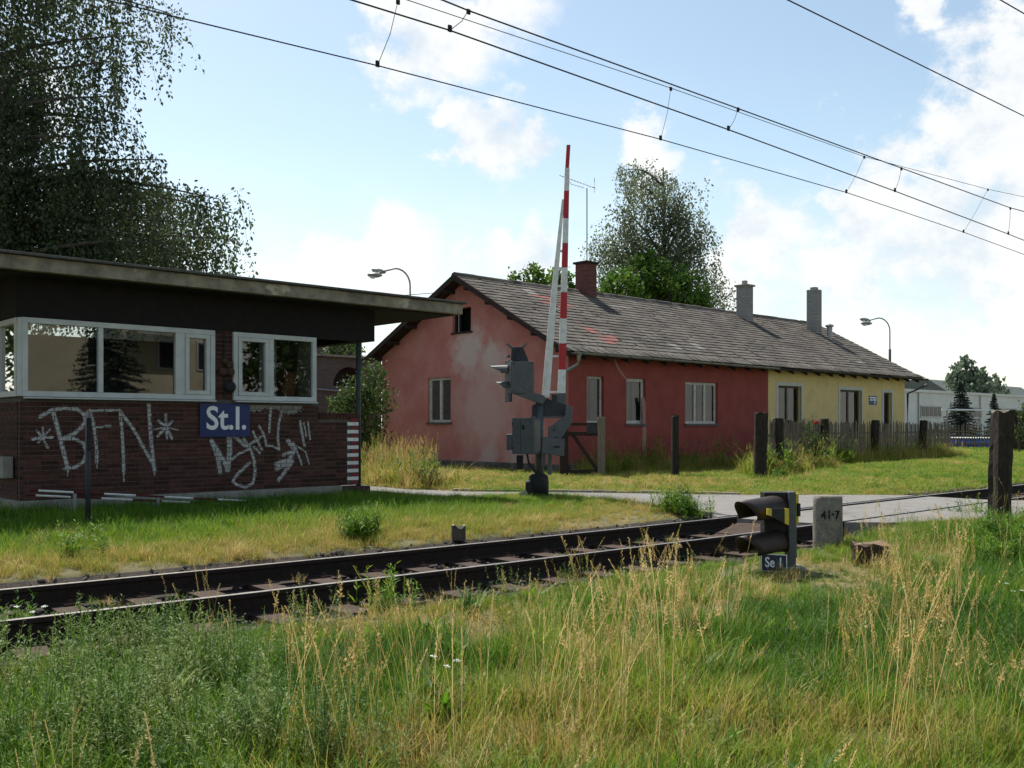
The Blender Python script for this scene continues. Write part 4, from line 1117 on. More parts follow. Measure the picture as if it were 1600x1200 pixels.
hood(X(793), Z(580), .12, .36, m_steel_grey, 'visor', sh, .0)
hood(X(793), Z(604), .10, .24, m_steel_grey, 'visor', sh, .0)
pr([(798, 565), (799, 543), (817, 542), (825, 562), (826, 565)], -.12, .02, 'head_bracket', m_steel_dark, .006)
pr([(806, 564), (809, 545), (813, 564)], -.18, -.12, 'bracket_rib', m_steel_dark, .004)
for poly in ([(798, 545), (790, 537), (793, 536), (801, 542)], [(814, 542), (822, 535), (824, 537), (817, 545)], [(797, 560), (789, 557), (797, 553)]):
    pr(poly, -.06, -.03, 'bracket_arm', m_steel_grey, .003)
MB().tube([(-.16, -.12, .05), (-.14, -.2, -.05)], .01, 5).build('earth_wire', m_galv, BR)
MB().box((X(826) - .14, -.3, .16), (X(826) + .02, -.28, .24), Matrix.Rotation(R(-20), 4, 'Y')).build('loose_plate', m_concrete, BR)

# ================================================================== dwarf signal Se 1
gp = onz(1226, 888, -.17)
DS = empty('dwarf_signal', (gp[0], gp[1], -.2), 'low black dwarf signal with two long hoods, marked Se 1', 'railway signal', rz=-HEAD)
k2 = 1510 / (gp[0] * S_ + gp[1] * C_)
def X2(x): return (x - 1226) / k2
def Z2(y): return (888 - y) / k2 + .03
MB().box((-.22, -.16, -.2), (.2, .16, .06)).build('footing', m_concrete, DS, .02)
MB().box((X2(1229), -.09, .02), (X2(1240), .1, Z2(768))).build('front_plate', m_steel_grey, DS, .006)
MB().box((X2(1193), -.03, Z2(862)), (X2(1229), .16, Z2(769))).build('lamp_case', m_black, DS, .01)
MB().box((X2(1240), -.02, Z2(818)), (X2(1247), .1, Z2(771))).build('yellow_back', m_yellow, DS, .006)
MB().box((X2(1244), -.06, Z2(806)), (X2(1248), .0, Z2(786))).build('latch', m_black, DS)
MB().box((X2(1238), .0, Z2(872)), (X2(1245), .1, Z2(822))).build('rear_case', m_steel_grey, DS, .006)
def big_hood(zc, r_, L, name, tilt):
    """arched visor, open below, pointing up the line and a little towards the path"""
    b = MB(); n = 16; m_ = 6; ax_ = (-.72, -.69); pe = (.69, -.72)
    for i in range(m_ + 1):
        t_ = i / m_
        for k in range(n + 1):
            a = math.pi * (-.10 + 1.20 * k / n)
            ext = L * (.80 + .20 * max(0, math.sin(a))) * t_
            rr = r_ * (1 - .06 * t_)
            b.v.append((X2(1226) + ext * ax_[0] + rr * math.cos(a) * pe[0] * .75, .10 + ext * ax_[1] + rr * math.cos(a) * pe[1], zc + rr * math.sin(a) * 1.05 - tilt * ext))
    b.f = [(i * (n + 1) + k, i * (n + 1) + k + 1, (i + 1) * (n + 1) + k + 1, (i + 1) * (n + 1) + k) for i in range(m_) for k in range(n)]
    o = b.build(name, M('hood_paint', (.022, .014, .012), (.036, .021, .017), 9, .55) if name == 'upper_hood' else bpy.data.materials['hood_paint'], DS, smooth=True)
    md = o.modifiers.new('Solidify', 'SOLIDIFY'); md.thickness = .008
big_hood(Z2(797), .165, .88, 'upper_hood', .03)
big_hood(Z2(850), .165, .86, 'lower_hood', .03)
for zc in (Z2(797), Z2(850)):
    MB().lathe([(.10, -.045), (.115, -.02), (.115, .0)], (X2(1205), 0, zc + .02), 14, 1).build('lens', M('lens_glass', (.02, .03, .05), None, rough=.1) if zc == Z2(797) else bpy.data.materials['lens_glass'], DS, smooth=True)
# striped stick strapped below the upper hood
A = Vector((X2(1180), -.50, Z2(793))); B = Vector((X2(1227), -.14, Z2(806)))
for k in range(5):
    p, q = A.lerp(B, k / 5), A.lerp(B, (k + 1) / 5)
    h = Vector((0, 0, .035 + .012 * k))
    MB().add([p - h, q - h * 1.1, q + h * 1.1, p + h, p - h + Vector((0, .03, 0)), q - h * 1.1 + Vector((0, .03, 0)), q + h * 1.1 + Vector((0, .03, 0)), p + h + Vector((0, .03, 0))],
             [(0, 1, 2, 3), (7, 6, 5, 4), (0, 4, 5, 1), (3, 2, 6, 7), (1, 5, 6, 2), (0, 3, 7, 4)]).build('stripe', (m_yellow, m_black, m_black, m_black, m_yellow)[k], DS)
pl = MB().box((-.147, -.006, -.095), (.147, .006, .095)); 
plo = pl.build('name_plate', m_navy, DS, .01); plo.location = (X2(1199.5), -.24, .125); plo.rotation_euler = (R(-8), R(3.5), R(6))
rim = MB()
for a, c_ in (((-.147, -.095), (.147, -.086)), ((-.147, .086), (.147, .095)), ((-.147, -.086), (-.138, .086)), ((.138, -.086), (.147, .086))): rim.box((a[0], -.0095, a[1]), (c_[0], -.0065, c_[1]))
rim.build('rim', m_letter, plo)
piece('lettering', text_mesh('Se 1', .15, m_letter, .003, .001, .80), plo, (0, -.0085, 0), (R(90), 0, 0))
MB().box((X2(1199) - .02, -.2, .0), (X2(1199) + .02, -.17, .1)).build('plate_stand', m_rust, DS)

# ================================================================== kilometre stone, posts, stumps
g = onz(1293, 850, -.14)
ms = empty('kilometre_stone', (g[0], g[1], -.2), 'squat grey kilometre stone with painted 41.7 beside the rail', 'milestone', rz=-HEAD)
b = MB(); n = 22; zs = [-.1, .1, .25, .4, .55, .66, .695, .705]
for iz, z in enumerate(zs):
    s = 1 if z < .6 else (.985 if z < .68 else (.93 if z < .7 else .6))
    for k in range(n):
        a = 2 * math.pi * k / n
        b.v.append((.192 * s * math.cos(a) + random.uniform(-.004, .004), .16 * s * math.sin(a) + random.uniform(-.004, .004), z + (.025 * math.cos(a * 1) * 0)))
for i in range(len(zs) - 1):
    for k in range(n): b.f.append((i * n + k, i * n + (k + 1) % n, (i + 1) * n + (k + 1) % n, (i + 1) * n + k))
b.f.append(tuple((len(zs) - 1) * n + k for k in range(n)))
b.build('stone', m_stone, ms, smooth=True)
for s, x in (('4', -.10), ('1', -.035), ('·', .015), ('7', .075)):
    yy = -.16 * math.sqrt(max(0, 1 - (x / .192) ** 2)) - .004
    piece('numeral', text_mesh(s, .15 if s != '·' else .2, M('black_numeral', (.02, .018, .016), None, rough=.9), .003, .006, .9), ms, (x, yy, .46 - abs(x) * .1), (R(90), 0, math.atan(x / .192 * .8)))

def rough_post(name, loc, h, wx, wy, lean, label, cat, mat=m_post, rz=-HEAD, seed=1, group=None, amp=.018, top_mat=None):
    r_ = random.Random(seed); n = 14; m_ = max(8, int(h / .09)); b = MB()
    ph = [r_.uniform(0, 6.28) for _ in range(6)]
    for i in range(m_ + 1):
        z = h * i / m_
        for k in range(n):
            a = 2 * math.pi * (k + .5) / n; c_, s_ = math.cos(a), math.sin(a)
            e = 1 / max(abs(c_), abs(s_)); e = min(e, 1.28)
            d = 1 + amp / wx * 2 * (math.sin(3 * a + ph[0] + z * 1.1) + .6 * math.sin(7 * a + ph[1] + z * 3) + r_.uniform(-.4, .4))
            b.v.append((wx / 2 * c_ * e * d + lean * z, wy / 2 * s_ * e * d, z + (r_.uniform(-.03, .03) if i == m_ else 0)))
    for i in range(m_):
        for k in range(n): b.f.append((i * n + k, i * n + (k + 1) % n, (i + 1) * n + (k + 1) % n, (i + 1) * n + k))
    b.f.append(tuple(m_ * n + k for k in range(n)))
    o = b.build(name, mat); o.location = loc; o.rotation_euler = (0, 0, rz)
    if top_mat:
        o.data.materials.append(top_mat); o.data.polygons[len(o.data.polygons) - 1].material_index = 1
    return tag(o, label, cat, group)
m_posttop = M('lit_mossy_post_top', (.34, .31, .24), (.16, .14, .10), 18, .97, .8, 50)  # mossy top, with the sunlight on it put into the pale colour
g = onz(1561, 820, -.08)
rough_post('old_sleeper_post', (g[0], g[1], -.15), 1.78, .27, .24, .02, 'thick dark weathered sleeper post by the crossing at the right edge', 'post', seed=4, amp=.012, top_mat=m_posttop, rz=-HEAD + R(18))
g = onz(1055, 745); rough_post('fence_stake', (g[0], g[1], -.1), 1.8, .19, .16, 0, 'single grey stake in front of the red wall', 'post', seed=6, amp=.008)
g = onz(1187, 748); rough_post('corner_post', (g[0], g[1], -.1), 1.85, .30, .26, .01, 'thick dark post at the near corner of the picket fence', 'post', seed=7, amp=.012)
g = onz(1358, 872, -.12)
rough_post('rotten_stump', (g[0], g[1], -.25), .30, .36, .28, 0, 'low rotten brown post stump in the grass by the stone', 'stump', seed=9, amp=.016, mat=M('rotten_wood', (.075, .05, .036), (.042, .03, .024), 10, .95, .7, 50, stretch=(3, 3, .5)), top_mat=M('stump_top', (.24, .17, .12), (.12, .085, .06), 12, .95))
g = onz(717, 840, -.02)
rough_post('tree_stump', (g[0], g[1], -.05), .17, .17, .17, 0, 'small sawn tree stump with pale top near the far rail', 'stump', seed=10, amp=.006, mat=m_bark2, top_mat=M('lit_sawn_wood', (.5, .42, .27), (.4, .32, .2), 20, .9))  # sawn top; its sunlit brightness is put into the pale colour

# ------------------------------------------------------------------ timber gate by the barrier
A = Vector(onz(882, 745)); B = Vector(onz(940, 745))
gt = empty('wooden_gate', tuple(A), 'dark tarred wooden gate with a diagonal brace behind the barrier', 'gate', rz=math.atan2(B.y - A.y, B.x - A.x))
L = (B - A).length
MB().box((-.14, -.08, -.1), (.10, .1, 1.5)).build('gate_post', m_wood_dark, gt, .01)
MB().box((L - .12, -.09, -.1), (L + .09, .1, 1.66)).build('gate_post', m_wood_old, gt, .01)
for z0, z1 in ((1.42, 1.5), (1.14, 1.25), (.1, .2)): MB().box((.10, -.03, z0), (L - .12, .03, z1)).build('rail', m_wood_dark, gt, .005)
MB().add([(.18, -.06, 1.14), (.31, -.06, 1.14), (L - .12, -.06, .25), (L - .12, -.06, .1), (.18, -.032, 1.14), (.31, -.032, 1.14), (L - .12, -.032, .25), (L - .12, -.032, .1)],
         [(0, 1, 2, 3), (7, 6, 5, 4), (0, 4, 5, 1), (1, 5, 6, 2), (2, 6, 7, 3), (3, 7, 4, 0)]).build('brace', m_wood_dark, gt)
MB().box((L - .42, -.07, 1.2), (L - .14, -.034, 1.44)).build('letter_box', m_steel_dark, gt, .006)

# ------------------------------------------------------------------ picket fence
PM = []
for k in range(4):
    r_ = random.Random(k); h = 1.42 + r_.uniform(-.06, .05); w_ = .05 + r_.uniform(-.006, .006)
    b = MB().add([(-w_ / 2, -.012, 0), (w_ / 2, -.012, 0), (w_ / 2, .012, 0), (-w_ / 2, .012, 0), (-w_ / 2, -.012, h - .06), (w_ / 2, -.012, h - .06), (w_ / 2, .012, h - .06), (-w_ / 2, .012, h - .06), (0, -.01, h), (0, .01, h)],
                 [(0, 1, 5, 8, 4), (2, 3, 7, 9, 6), (1, 2, 6, 9, 8, 5), (3, 0, 4, 8, 9, 7)])
    me = b.mesh('picket'); me.materials.append(m_wood_old); PM.append(me)
def fence(path, label, name, posts=True, hs_=1., gap=.125, mat=None):
    f = empty(name, (path[0][0], path[0][1], 0), label, 'fence')
    O = Vector((path[0][0], path[0][1], 0)); r_ = random.Random(2)
    for (a, c_) in zip(path[:-1], path[1:]):
        A, B = Vector((*a, 0)), Vector((*c_, 0)); L = (B - A).length; an_ = math.atan2(B.y - A.y, B.x - A.x); d = (B - A) / L; nn = Vector((d.y, -d.x, 0))
        for z in (.35, 1.1):
            MB(O).add([A + Vector((0, 0, z * hs_)), B + Vector((0, 0, z * hs_)), B + Vector((0, 0, z * hs_ + .07)), A + Vector((0, 0, z * hs_ + .07)), A - nn * .05 + Vector((0, 0, z * hs_)), B - nn * .05 + Vector((0, 0, z * hs_)), B - nn * .05 + Vector((0, 0, z * hs_ + .07)), A - nn * .05 + Vector((0, 0, z * hs_ + .07))],
                      [(0, 1, 2, 3), (7, 6, 5, 4), (0, 4, 5, 1), (3, 2, 6, 7)]).build('fence_rail', m_wood_old, f)
        t = .1
        while t < L:
            p = A + d * t + nn * .018 - O
            o = piece('picket', PM[r_.randrange(4)], f, (p.x, p.y, .14 + r_.uniform(-.04, .05)), (r_.uniform(-.015, .015), r_.uniform(-.05, .05), an_)); o.scale = (1, 1, hs_)
            t += gap + r_.uniform(-.02, .02)
    return f
F1 = [(24.1, 15.35), (31.6, 17.95), (44.8, 18.9)]
fence(F1, 'old grey picket fence in front of the yellow half of the house', 'picket_fence')
for k, x in enumerate((1212, 1283, 1362, 1437)):
    a_, c_ = _d(x); best = None
    for (p, q) in zip(F1[:-1], F1[1:]):
        # intersection of the sight line with the fence run
        M2 = Matrix(((a_, -(q[0] - p[0])), (c_, -(q[1] - p[1]))))
        try: s = M2.inverted() @ Vector(p)
        except Exception: continue
        if 0 <= s[1] <= 1: best = (a_ * s[0], c_ * s[0])
    if best: rough_post('fence_post', (best[0] - .05, best[1] - .15, -.1), 1.72 + .03 * (k % 2), .26, .22, .01 * (k - 1), ('first', 'second', 'third', 'last')[k] + ' stout dark post of the picket fence counting from the red wall', 'post', seed=20 + k, group='picket fence posts', amp=.01)
F2 = [onF(1450, 700, 57)[:2], onF(1640, 700, 57)[:2]]
fence(F2, 'paler garden picket fence in front of the blue pool', 'garden_fence', hs_=.95, gap=.15)

# ------------------------------------------------------------------ garden things on the right
pc = onF(1497, 690, 62)
po = empty('swimming_pool', (pc[0], pc[1], 0), 'round blue above-ground pool behind the garden fence', 'pool')
MB().lathe([(2.15, 0), (2.15, .62), (2.1, .62)], (0, 0, 0), 28).build('pool_wall', M('pool_blue', (.02, .07, .34), (.03, .10, .40), 4, .4), po, smooth=True)
MB().lathe([(2.2, .6), (2.22, .66), (2.05, .67)], (0, 0, 0), 28).build('rim', m_frame, po)
a = Vector(onF(1471, 640, 58)); c_ = Vector(onF(1552, 641, 58))
cl_ = empty('carpet_bar', (a.x, a.y, 0), 'white horizontal bar on posts in the garden behind the fence', 'clothes bar')
MB(tuple((a.x, a.y, 0))).tube([a, c_], .055, 6).build('bar', m_letter, cl_)
for p in (a.lerp(c_, .1), a.lerp(c_, .98)): MB((a.x, a.y, 0)).tube([(p.x, p.y, -.05), p], .05, 6).build('upright', m_galv, cl_)
a = Vector(onF(1452, 669, 60)); c_ = Vector(onF(1500, 669, 60))
tb_ = empty('garden_table', (a.x, a.y, 0), 'white garden table top showing above the picket fence', 'table')
MB((a.x, a.y, 0)).box((a.x, a.y - .4, a.z - .05), (a.x + 1.9, a.y + .4, a.z)).build('table_top', m_letter, tb_)
for dx in (.1, 1.75): MB((a.x, a.y, 0)).box((a.x + dx, a.y - .3, -.02), (a.x + dx + .08, a.y + .3, a.z - .051)).build('leg', m_galv, tb_)
g = onF(1672, 690, 50)
sh_ = empty('garden_shed', (g[0], g[1], 0), 'small dark garden shed behind the sleeper post', 'shed')
MB((g[0], g[1], 0)).box((g[0], g[1], 0), (g[0] + 3, g[1] + 3, 2.1)).build('wall', m_wood_dark, sh_)
MB((g[0], g[1], 0)).box((g[0] - .4, g[1] - .4, 2.1), (g[0] + 3.3, g[1] + 3.3, 2.22)).build('roof', m_tar, sh_)

# ------------------------------------------------------------------ street lamps
def street_lamp(loc, label, H):
    l = empty('street_lamp', loc, label, 'street lamp', 'street lamps', rz=-HEAD)
    MB().tube([(0, 0, 0), (0, 0, 5.6), (0, 0, 5.62)], [.075, .07, .05], 10).build('pole', m_steel_grey, l, smooth=True)
    path = [(0, 0, 5.6), (0, 0, H - .75)]
    for k in range(1, 7):
        t = math.pi / 2 * k / 6; path.append((-.62 + .62 * math.cos(t), 0, H - .75 + .72 * math.sin(t)))
    path.append((-1.15, 0, H - .16))
    MB().tube(path, .036, 8).build('arm', m_galv, l, smooth=True)
    for dx, dz, dy in ((-1.32, -.12, .1), (-1.42, -.36, -.35)):
        hd = MB()
        prof_ = [(.02, -.30), (.10, -.24), (.13, -.05), (.13, .12), (.07, .26), (.05, .30)]
        hd.lathe(prof_, (0, 0, 0), 12, 0)
        o = hd.build('lamp_head', m_galv, l, smooth=True); o.location = (dx, dy, H + dz); o.rotation_euler = (0, R(12 if dy > 0 else 2), 0); o.scale = (1, 1.15, .8)
        gl = MB().lathe([(.02, -.08), (.09, -.07), (.115, 0), (.115, .02)], (0, 0, 0), 12).build('lamp_glass', m_lampglass, o, smooth=True); gl.location = (-.08, 0, -.10)
    MB().tube([(-1.15, 0, H - .16), (-1.3, -.2, H - .26), (-1.35, -.35, H - .32)], .03, 6).build('cross_arm', m_galv, l)
    return l
p = onF(641, 665, 40); street_lamp((p[0], p[1], 0), 'curved twin-headed street lamp above the signal box roof', 7.95)
p = onF(1390, 665, 53); street_lamp((p[0], p[1], 0), 'curved twin-headed street lamp behind the yellow end of the house', 7.35)

# ------------------------------------------------------------------ overhead line
def wire(name, pts_px, V, rad, label, group='overhead wires', ext=(-14, 150)):
    P = [Vector(onv(x, y, V)) for x, y in pts_px]
    # carry the wire on beyond both ends
    d0 = (P[0] - P[1]).normalized(); d1 = (P[-1] - P[-2]).normalized()
    if P[0].x > ext[0]: P.insert(0, P[0] + d0 * ((P[0].x - ext[0]) / abs(d0.x)))
    P.append(P[-1] + Vector((1, 0, .02)) * (ext[1] - P[-1].x))
    o = MB(P[0]).tube(P, rad, 5).build(name, m_wire); o.location = P[0]
    return tag(o, label, 'wire', group)
VA, VC = 8.3, 7.3
wire('contact_wire', [(280, 28), (590, 103), (1032, 218), (1322, 301), (1505, 363), (1600, 398)], VA, .007, 'lowest and farthest overhead wire crossing the sky')
wire('messenger_wire', [(635, 0), (1048, 138), (1350, 245), (1543, 296), (1600, 308)], VA, .005, 'thin upper overhead wire hung just under the thick topmost pair')
wire('contact_wire', [(548, 0), (703, 48), (1138, 203), (1398, 299), (1575, 366), (1600, 376)], VC, .0085, 'overhead wire second from below crossing the sky')
wire('messenger_wire', [(690, 0), (732, 17), (1153, 170), (1408, 263), (1578, 325), (1600, 331)], VC, .0085, 'thick upper overhead wire above the second wire')
wire('feeder_wire', [(1230, 0), (1420, 93), (1600, 182)], 7.8, .011, 'thick feeder wire high in the upper right sky')
wire('feeder_wire', [(1562, 0), (1600, 22)], 5.7, .010, 'wire cutting the top right corner of the sky')
for k, ((x0, y0), (x1, y1), V) in enumerate((((590, 103), (622, 2), VA), ((1032, 218), (1048, 138), VA), ((1322, 301), (1350, 245), VA), ((1505, 363), (1543, 296), VA),
                            ((703, 48), (732, 17), VC), ((1138, 203), (1153, 170), VC), ((1398, 299), (1408, 263), VC), ((1575, 366), (1578, 325), VC))):
    A, B = Vector(onv(x0, y0, V)), Vector(onv(x1, y1, V))
    ordn = ('first', 'second', 'third', 'fourth')[k % 4]
    dr = empty('dropper', tuple(A), f"{ordn} dropper from the left on the {'lower' if k < 4 else 'upper'} pair of overhead wires", 'dropper', 'droppers of the overhead line')
    mid = A.lerp(B, .5) + Vector((.03, 0, 0))
    MB(A).tube([A, mid, B], .004, 4).build('hanger', m_wire, dr)
    MB(A).box(A - Vector((.02, .01, .012)), A + Vector((.02, .01, .05))).build('clamp', m_black, dr)
    MB(A).box(B - Vector((.02, .01, .035)), B + Vector((.02, .01, .012))).build('clamp', m_black, dr)
# house service cable behind the signal box roof
A, B = Vector(onF(590, 457, 39)), Vector((20.3, 25.6, 5.9))
o = MB(A).tube([A, A.lerp(B, .5) - Vector((0, 0, .1)), B], .012, 4).build('service_cable', m_wire); o.location = A; tag(o, 'thin service cable running from the lamp to the red gable', 'cable')

# ================================================================== trees
def leaves(C, size, droop=.5, aspect=.6, seed=0, jitter=.35):
    """one small rhombus a leaf"""
    g = np.random.default_rng(seed); N = len(C)
    a = g.normal(size=(N, 3)); a[:, 2] -= droop * 2; a /= np.linalg.norm(a, axis=1)[:, None]
    t = g.normal(size=(N, 3)); b = np.cross(a, t); b /= np.maximum(np.linalg.norm(b, axis=1), 1e-6)[:, None]
    s = size * (1 + jitter * g.uniform(-1, 1, N))[:, None]
    A, B = a * s / 2, b * s / 2 * aspect
    V = np.stack([C - A, C + B, C + A, C - B], 1).reshape(-1, 3)
    return V, np.arange(4 * N).reshape(N, 4)
def obj_np(name, V, F, mat, parent, org):
    o = bpy.data.objects.new(name, mesh_np(name, np.asarray(V) - np.asarray(org), F, mat)); COL.objects.link(o); o.parent = parent; return o
def limb_path(A, B, sag=.12, n=7, up=.25):
    A, B = Vector(A), Vector(B); L = (B - A).length; out = []
    for i in range(n + 1):
        t = i / n; p = A.lerp(B, t); p.z += L * up * math.sin(math.pi * t) * (1 - t * .3) ; out.append(p)
    return out
def weeping(name, base, label, top, ends, mat, leaf, n_str, per, slen, seed, trunk_r=.22, bark=None, lean=(0, 0), spread=.35, extra=None):
    g = random.Random(seed); gn = np.random.default_rng(seed)
    root = empty(name, base, label, 'tree')
    B = Vector(base); T = Vector(top)
    tb_ = MB(base); tp = [B.lerp(T, t) + Vector((math.sin(t * 4) * .15, math.cos(t * 3) * .12, 0)) * (t * (1 - t) * 4) for t in np.linspace(0, 1, 9)]
    tb_.tube(tp, [trunk_r * (1 - .85 * t) for t in np.linspace(0, 1, 9)], 8)
    pts = []
    tw = MB(base)
    for e in ends:
        e = Vector(e); h = max(.18, min(.93, ((e.z - B.z) / (T.z - B.z)) - g.uniform(.05, .22)))
        k = h * 8; i = min(7, int(k)); s = tp[i].lerp(tp[i + 1], k - i)
        path = limb_path(s, e, up=.10 + g.uniform(0, .1)); L = (e - s).length
        tb_.tube(path, [max(.012, trunk_r * .38 * (1 - .9 * t)) for t in np.linspace(0, 1, len(path))], 5)
        ns = int(n_str * (L / 4 + .4))
        for _ in range(ns):
            t = g.uniform(.15, 1.02) ** .8; k = min(.999, t) * (len(path) - 1); i = int(k); p = path[i].lerp(path[i + 1], k - i)
            q = p + Vector((g.gauss(0, spread), g.gauss(0, spread), g.gauss(0, spread * .6)))
            sl = slen * g.uniform(.25, 1.) ; dx, dy = g.gauss(0, .12), g.gauss(0, .12)
            if g.random() < .35: tw.tube([p, q, q + Vector((dx * sl, dy * sl, -sl))], [.008, .006, .003], 3, False)
            m_ = max(4, int(per * sl))
            tt = np.linspace(0, 1, m_)
            c = np.stack([q.x + dx * sl * tt, q.y + dy * sl * tt, q.z - sl * tt ** 1.1], 1) + gn.normal(0, leaf * .8, (m_, 3))
            pts.append(c)
    tb_.build('trunk', bark or m_bark, root, smooth=True); tw.build('twigs', m_bark2, root)
    V, F = leaves(np.concatenate(pts), leaf, .7, .6, seed)
    obj_np('crown', V, F, mat, root, base)
    return root
# the big birch behind the signal box
base = (5.4, 30.5, 0.); Fb = 27.
ends = [onF(x, y, Fb + random.uniform(-2.5, 2.5)) for x, y in ((245, -30), (262, 20), (215, 55), (150, 10), (180, 95), (195, 150), (120, 110), (205, 195), (150, 215), (255, 250), (215, 265), (262, 290), (300, 310), (345, 312), (372, 335), (320, 350), (260, 345), (200, 330), (365, 375), (150, 330), (120, 280), (60, 200), (40, 300), (80, 350), (10, 250), (60, 60), (0, 120), (110, -60), (20, -40), (180, -110), (60, -160), (270, 380), (210, 390), (120, 395), (40, 380), (320, 395), (90, 150), (160, 270), (60, 130), (20, 40))]
ends += [Vector(base) + Vector((random.uniform(-5.5, 2), random.uniform(-3, 5), random.uniform(5, 15))) for _ in range(14)]
weeping('weeping_birch', base, 'big dark weeping birch hanging over the signal box roof', (4.6, 30.2, 17.5), ends, m_birch, .112, 33, 24, 2.8, 3, .3, m_bark2, spread=.26)
# birch behind the house
base = tuple(onF(1036, 665, 54))[:2] + (0.,)
ends = [onF(x, y, 54 + random.uniform(-2.5, 2.5)) for x, y in ((968, 268), (985, 290), (1030, 275), (1050, 285), (1075, 295), (1095, 330), (1105, 355), (1060, 330), (1010, 320), (960, 320), (950, 350), (935, 375), (930, 395), (960, 400), (1000, 370), (1040, 370), (1080, 380), (1108, 390), (1115, 420), (1125, 445), (1135, 465), (1100, 450), (1060, 420), (990, 420), (950, 430), (1115, 480), (1010, 450), (1070, 460), (935, 440))]
weeping('silver_birch', base, 'tall grey-green birch rising behind the roof of the house', onF(1036, 262, 54), ends, m_birch2, .15, 42, 17, 2.1, 8, .24, m_bark2, spread=.42)
def broad(name, base, label, lobes, mat, leaf, n, seed, trunk_r=.2, cat='tree', aspect=.75, bark=None):
    gn = np.random.default_rng(seed); root = empty(name, base, label, cat)
    pts = []; tb_ = MB(base); B = Vector(base)
    zc = sum(l[0][2] for l in lobes) / len(lobes)
    for (c, r_) in lobes:
        c = np.array(c); r_ = np.array(r_ if isinstance(r_, (tuple, list)) else (r_, r_, r_ * .85))
        m_ = int(n * r_[0] * r_[2])
        ncl = max(6, m_ // 16)
        d = gn.normal(size=(ncl, 3)); d /= np.linalg.norm(d, axis=1)[:, None]
        rad = gn.uniform(.35, 1.02, ncl) ** .6
        cc = c + d * rad[:, None] * r_
        k = gn.integers(0, ncl, m_)
        pts.append(cc[k] + gn.normal(0, .16 * r_.mean() ** .5, (m_, 3)))
        tb_.tube([B + Vector((0, 0, min(zc, c[2]) * .35)), Vector(c).lerp(B + Vector((0, 0, c[2])), .4), Vector(c)], [trunk_r * .6, trunk_r * .35, .02], 5)
    tb_.tube([B, B + Vector((0, 0, max(.3, zc * .6)))], [trunk_r, trunk_r * .6], 7)
    tb_.build('trunk', bark or m_bark2, root)
    V, F = leaves(np.concatenate(pts), leaf, .25, aspect, seed)
    obj_np('crown', V, F, mat, root, base); return root
b_ = onF(1015, 665, 51)
broad('walnut_tree', (b_[0], b_[1], 0), 'bright green broadleaf tree in front of the birch behind the roof', [(onF(x, y, 51 + random.uniform(-1, 1)), r_) for x, y, r_ in ((1000, 430, 1.1), (1035, 440, 1.3), (970, 450, 1.1), (1070, 455, 1.15), (1020, 470, 1.4), (950, 465, .9), (1085, 475, 1.0), (1010, 410, .7), (985, 490, 1.5), (1060, 490, 1.5), (935, 478, .8))], m_broad, .23, 620, 4)
b_ = onF(845, 665, 47)
broad('young_walnut', (b_[0], b_[1], 0), 'light green treetop just left of the red chimney', [(onF(x, y, 47), r_) for x, y, r_ in ((810, 440, .55), (830, 432, .6), (855, 438, .7), (880, 440, .6), (893, 436, .35), (800, 434, .25), (850, 460, 1.1), (890, 455, .5))], m_broad, .2, 560, 6, .15)
b_ = onF(566, 700, 30)
broad('lilac_shrub', (b_[0], b_[1], 0), 'leafy shrub between the porch and the red gable', [(onF(x, y, 30 + random.uniform(-.8, .8)), r_) for x, y, r_ in ((580, 600, .55), (575, 640, .7), (550, 625, .55), (585, 580, .35), (580, 680, .6), (545, 650, .5), (560, 700, .6), (530, 655, .45), (548, 610, .4), (530, 630, .35), (588, 620, .6))], m_shrub, .11, 1900, 12, .06, 'shrub', .55)
b_ = onF(535, 560, 41)
broad('ivy_tree', (b_[0], b_[1], 0), 'light leafy tree seen above the old brick shed', [(onF(x, y, 42), r_) for x, y, r_ in ((535, 548, .6), (520, 545, .5), (550, 550, .5), (540, 570, .8))], m_shrub, .14, 900, 14, .1)
b_ = onF(1510, 665, 112)
broad('tall_pine', (b_[0], b_[1], 0), 'tall far pine between the two green roofs', [(onF(x, y, 112), r_) for x, y, r_ in ((1508, 566, .9), (1505, 580, 1.4), (1520, 588, 1.5), (1500, 597, 1.6), (1528, 600, 1.5), (1515, 610, 2.2))], m_pine, .4, 260, 15, .25)
b_ = onF(1560, 665, 130)
broad('far_pine', (b_[0], b_[1], 0), 'small far pine above the right green roof', [(onF(x, y, 130), r_) for x, y, r_ in ((1560, 592, .7), (1558, 600, 1.1), (1562, 612, 1.3))], m_pine, .4, 260, 16, .2)
for k, (x, y, r_) in enumerate(((1592, 645, .8), (1600, 640, .9),)):
    pass
b_ = onF(1592, 690, 49)
broad('garden_shrub', (b_[0], b_[1], 0), 'green shrub growing over the shed at the right edge', [(onF(x, y, 49), r_) for x, y, r_ in ((1590, 648, .35), (1600, 642, .45), (1612, 650, .5), (1586, 670, .35), (1600, 680, .5))], m_shrub, .1, 1200, 17, .06, 'shrub')
broad('side_reflection_tree', (.6, 27.6, 0), 'unseen dark tree left of the signal box, added to darken its side window', [((.6, 27.6, 3), 2.2), ((-1.5, 27, 4), 2.2), ((2, 28.5, 4.5), 2.), ((.0, 28, 6), 2.)], m_shrub, .16, 420, 19, .15)  # out of view, added so the side pane mirrors dark leaves instead of sky
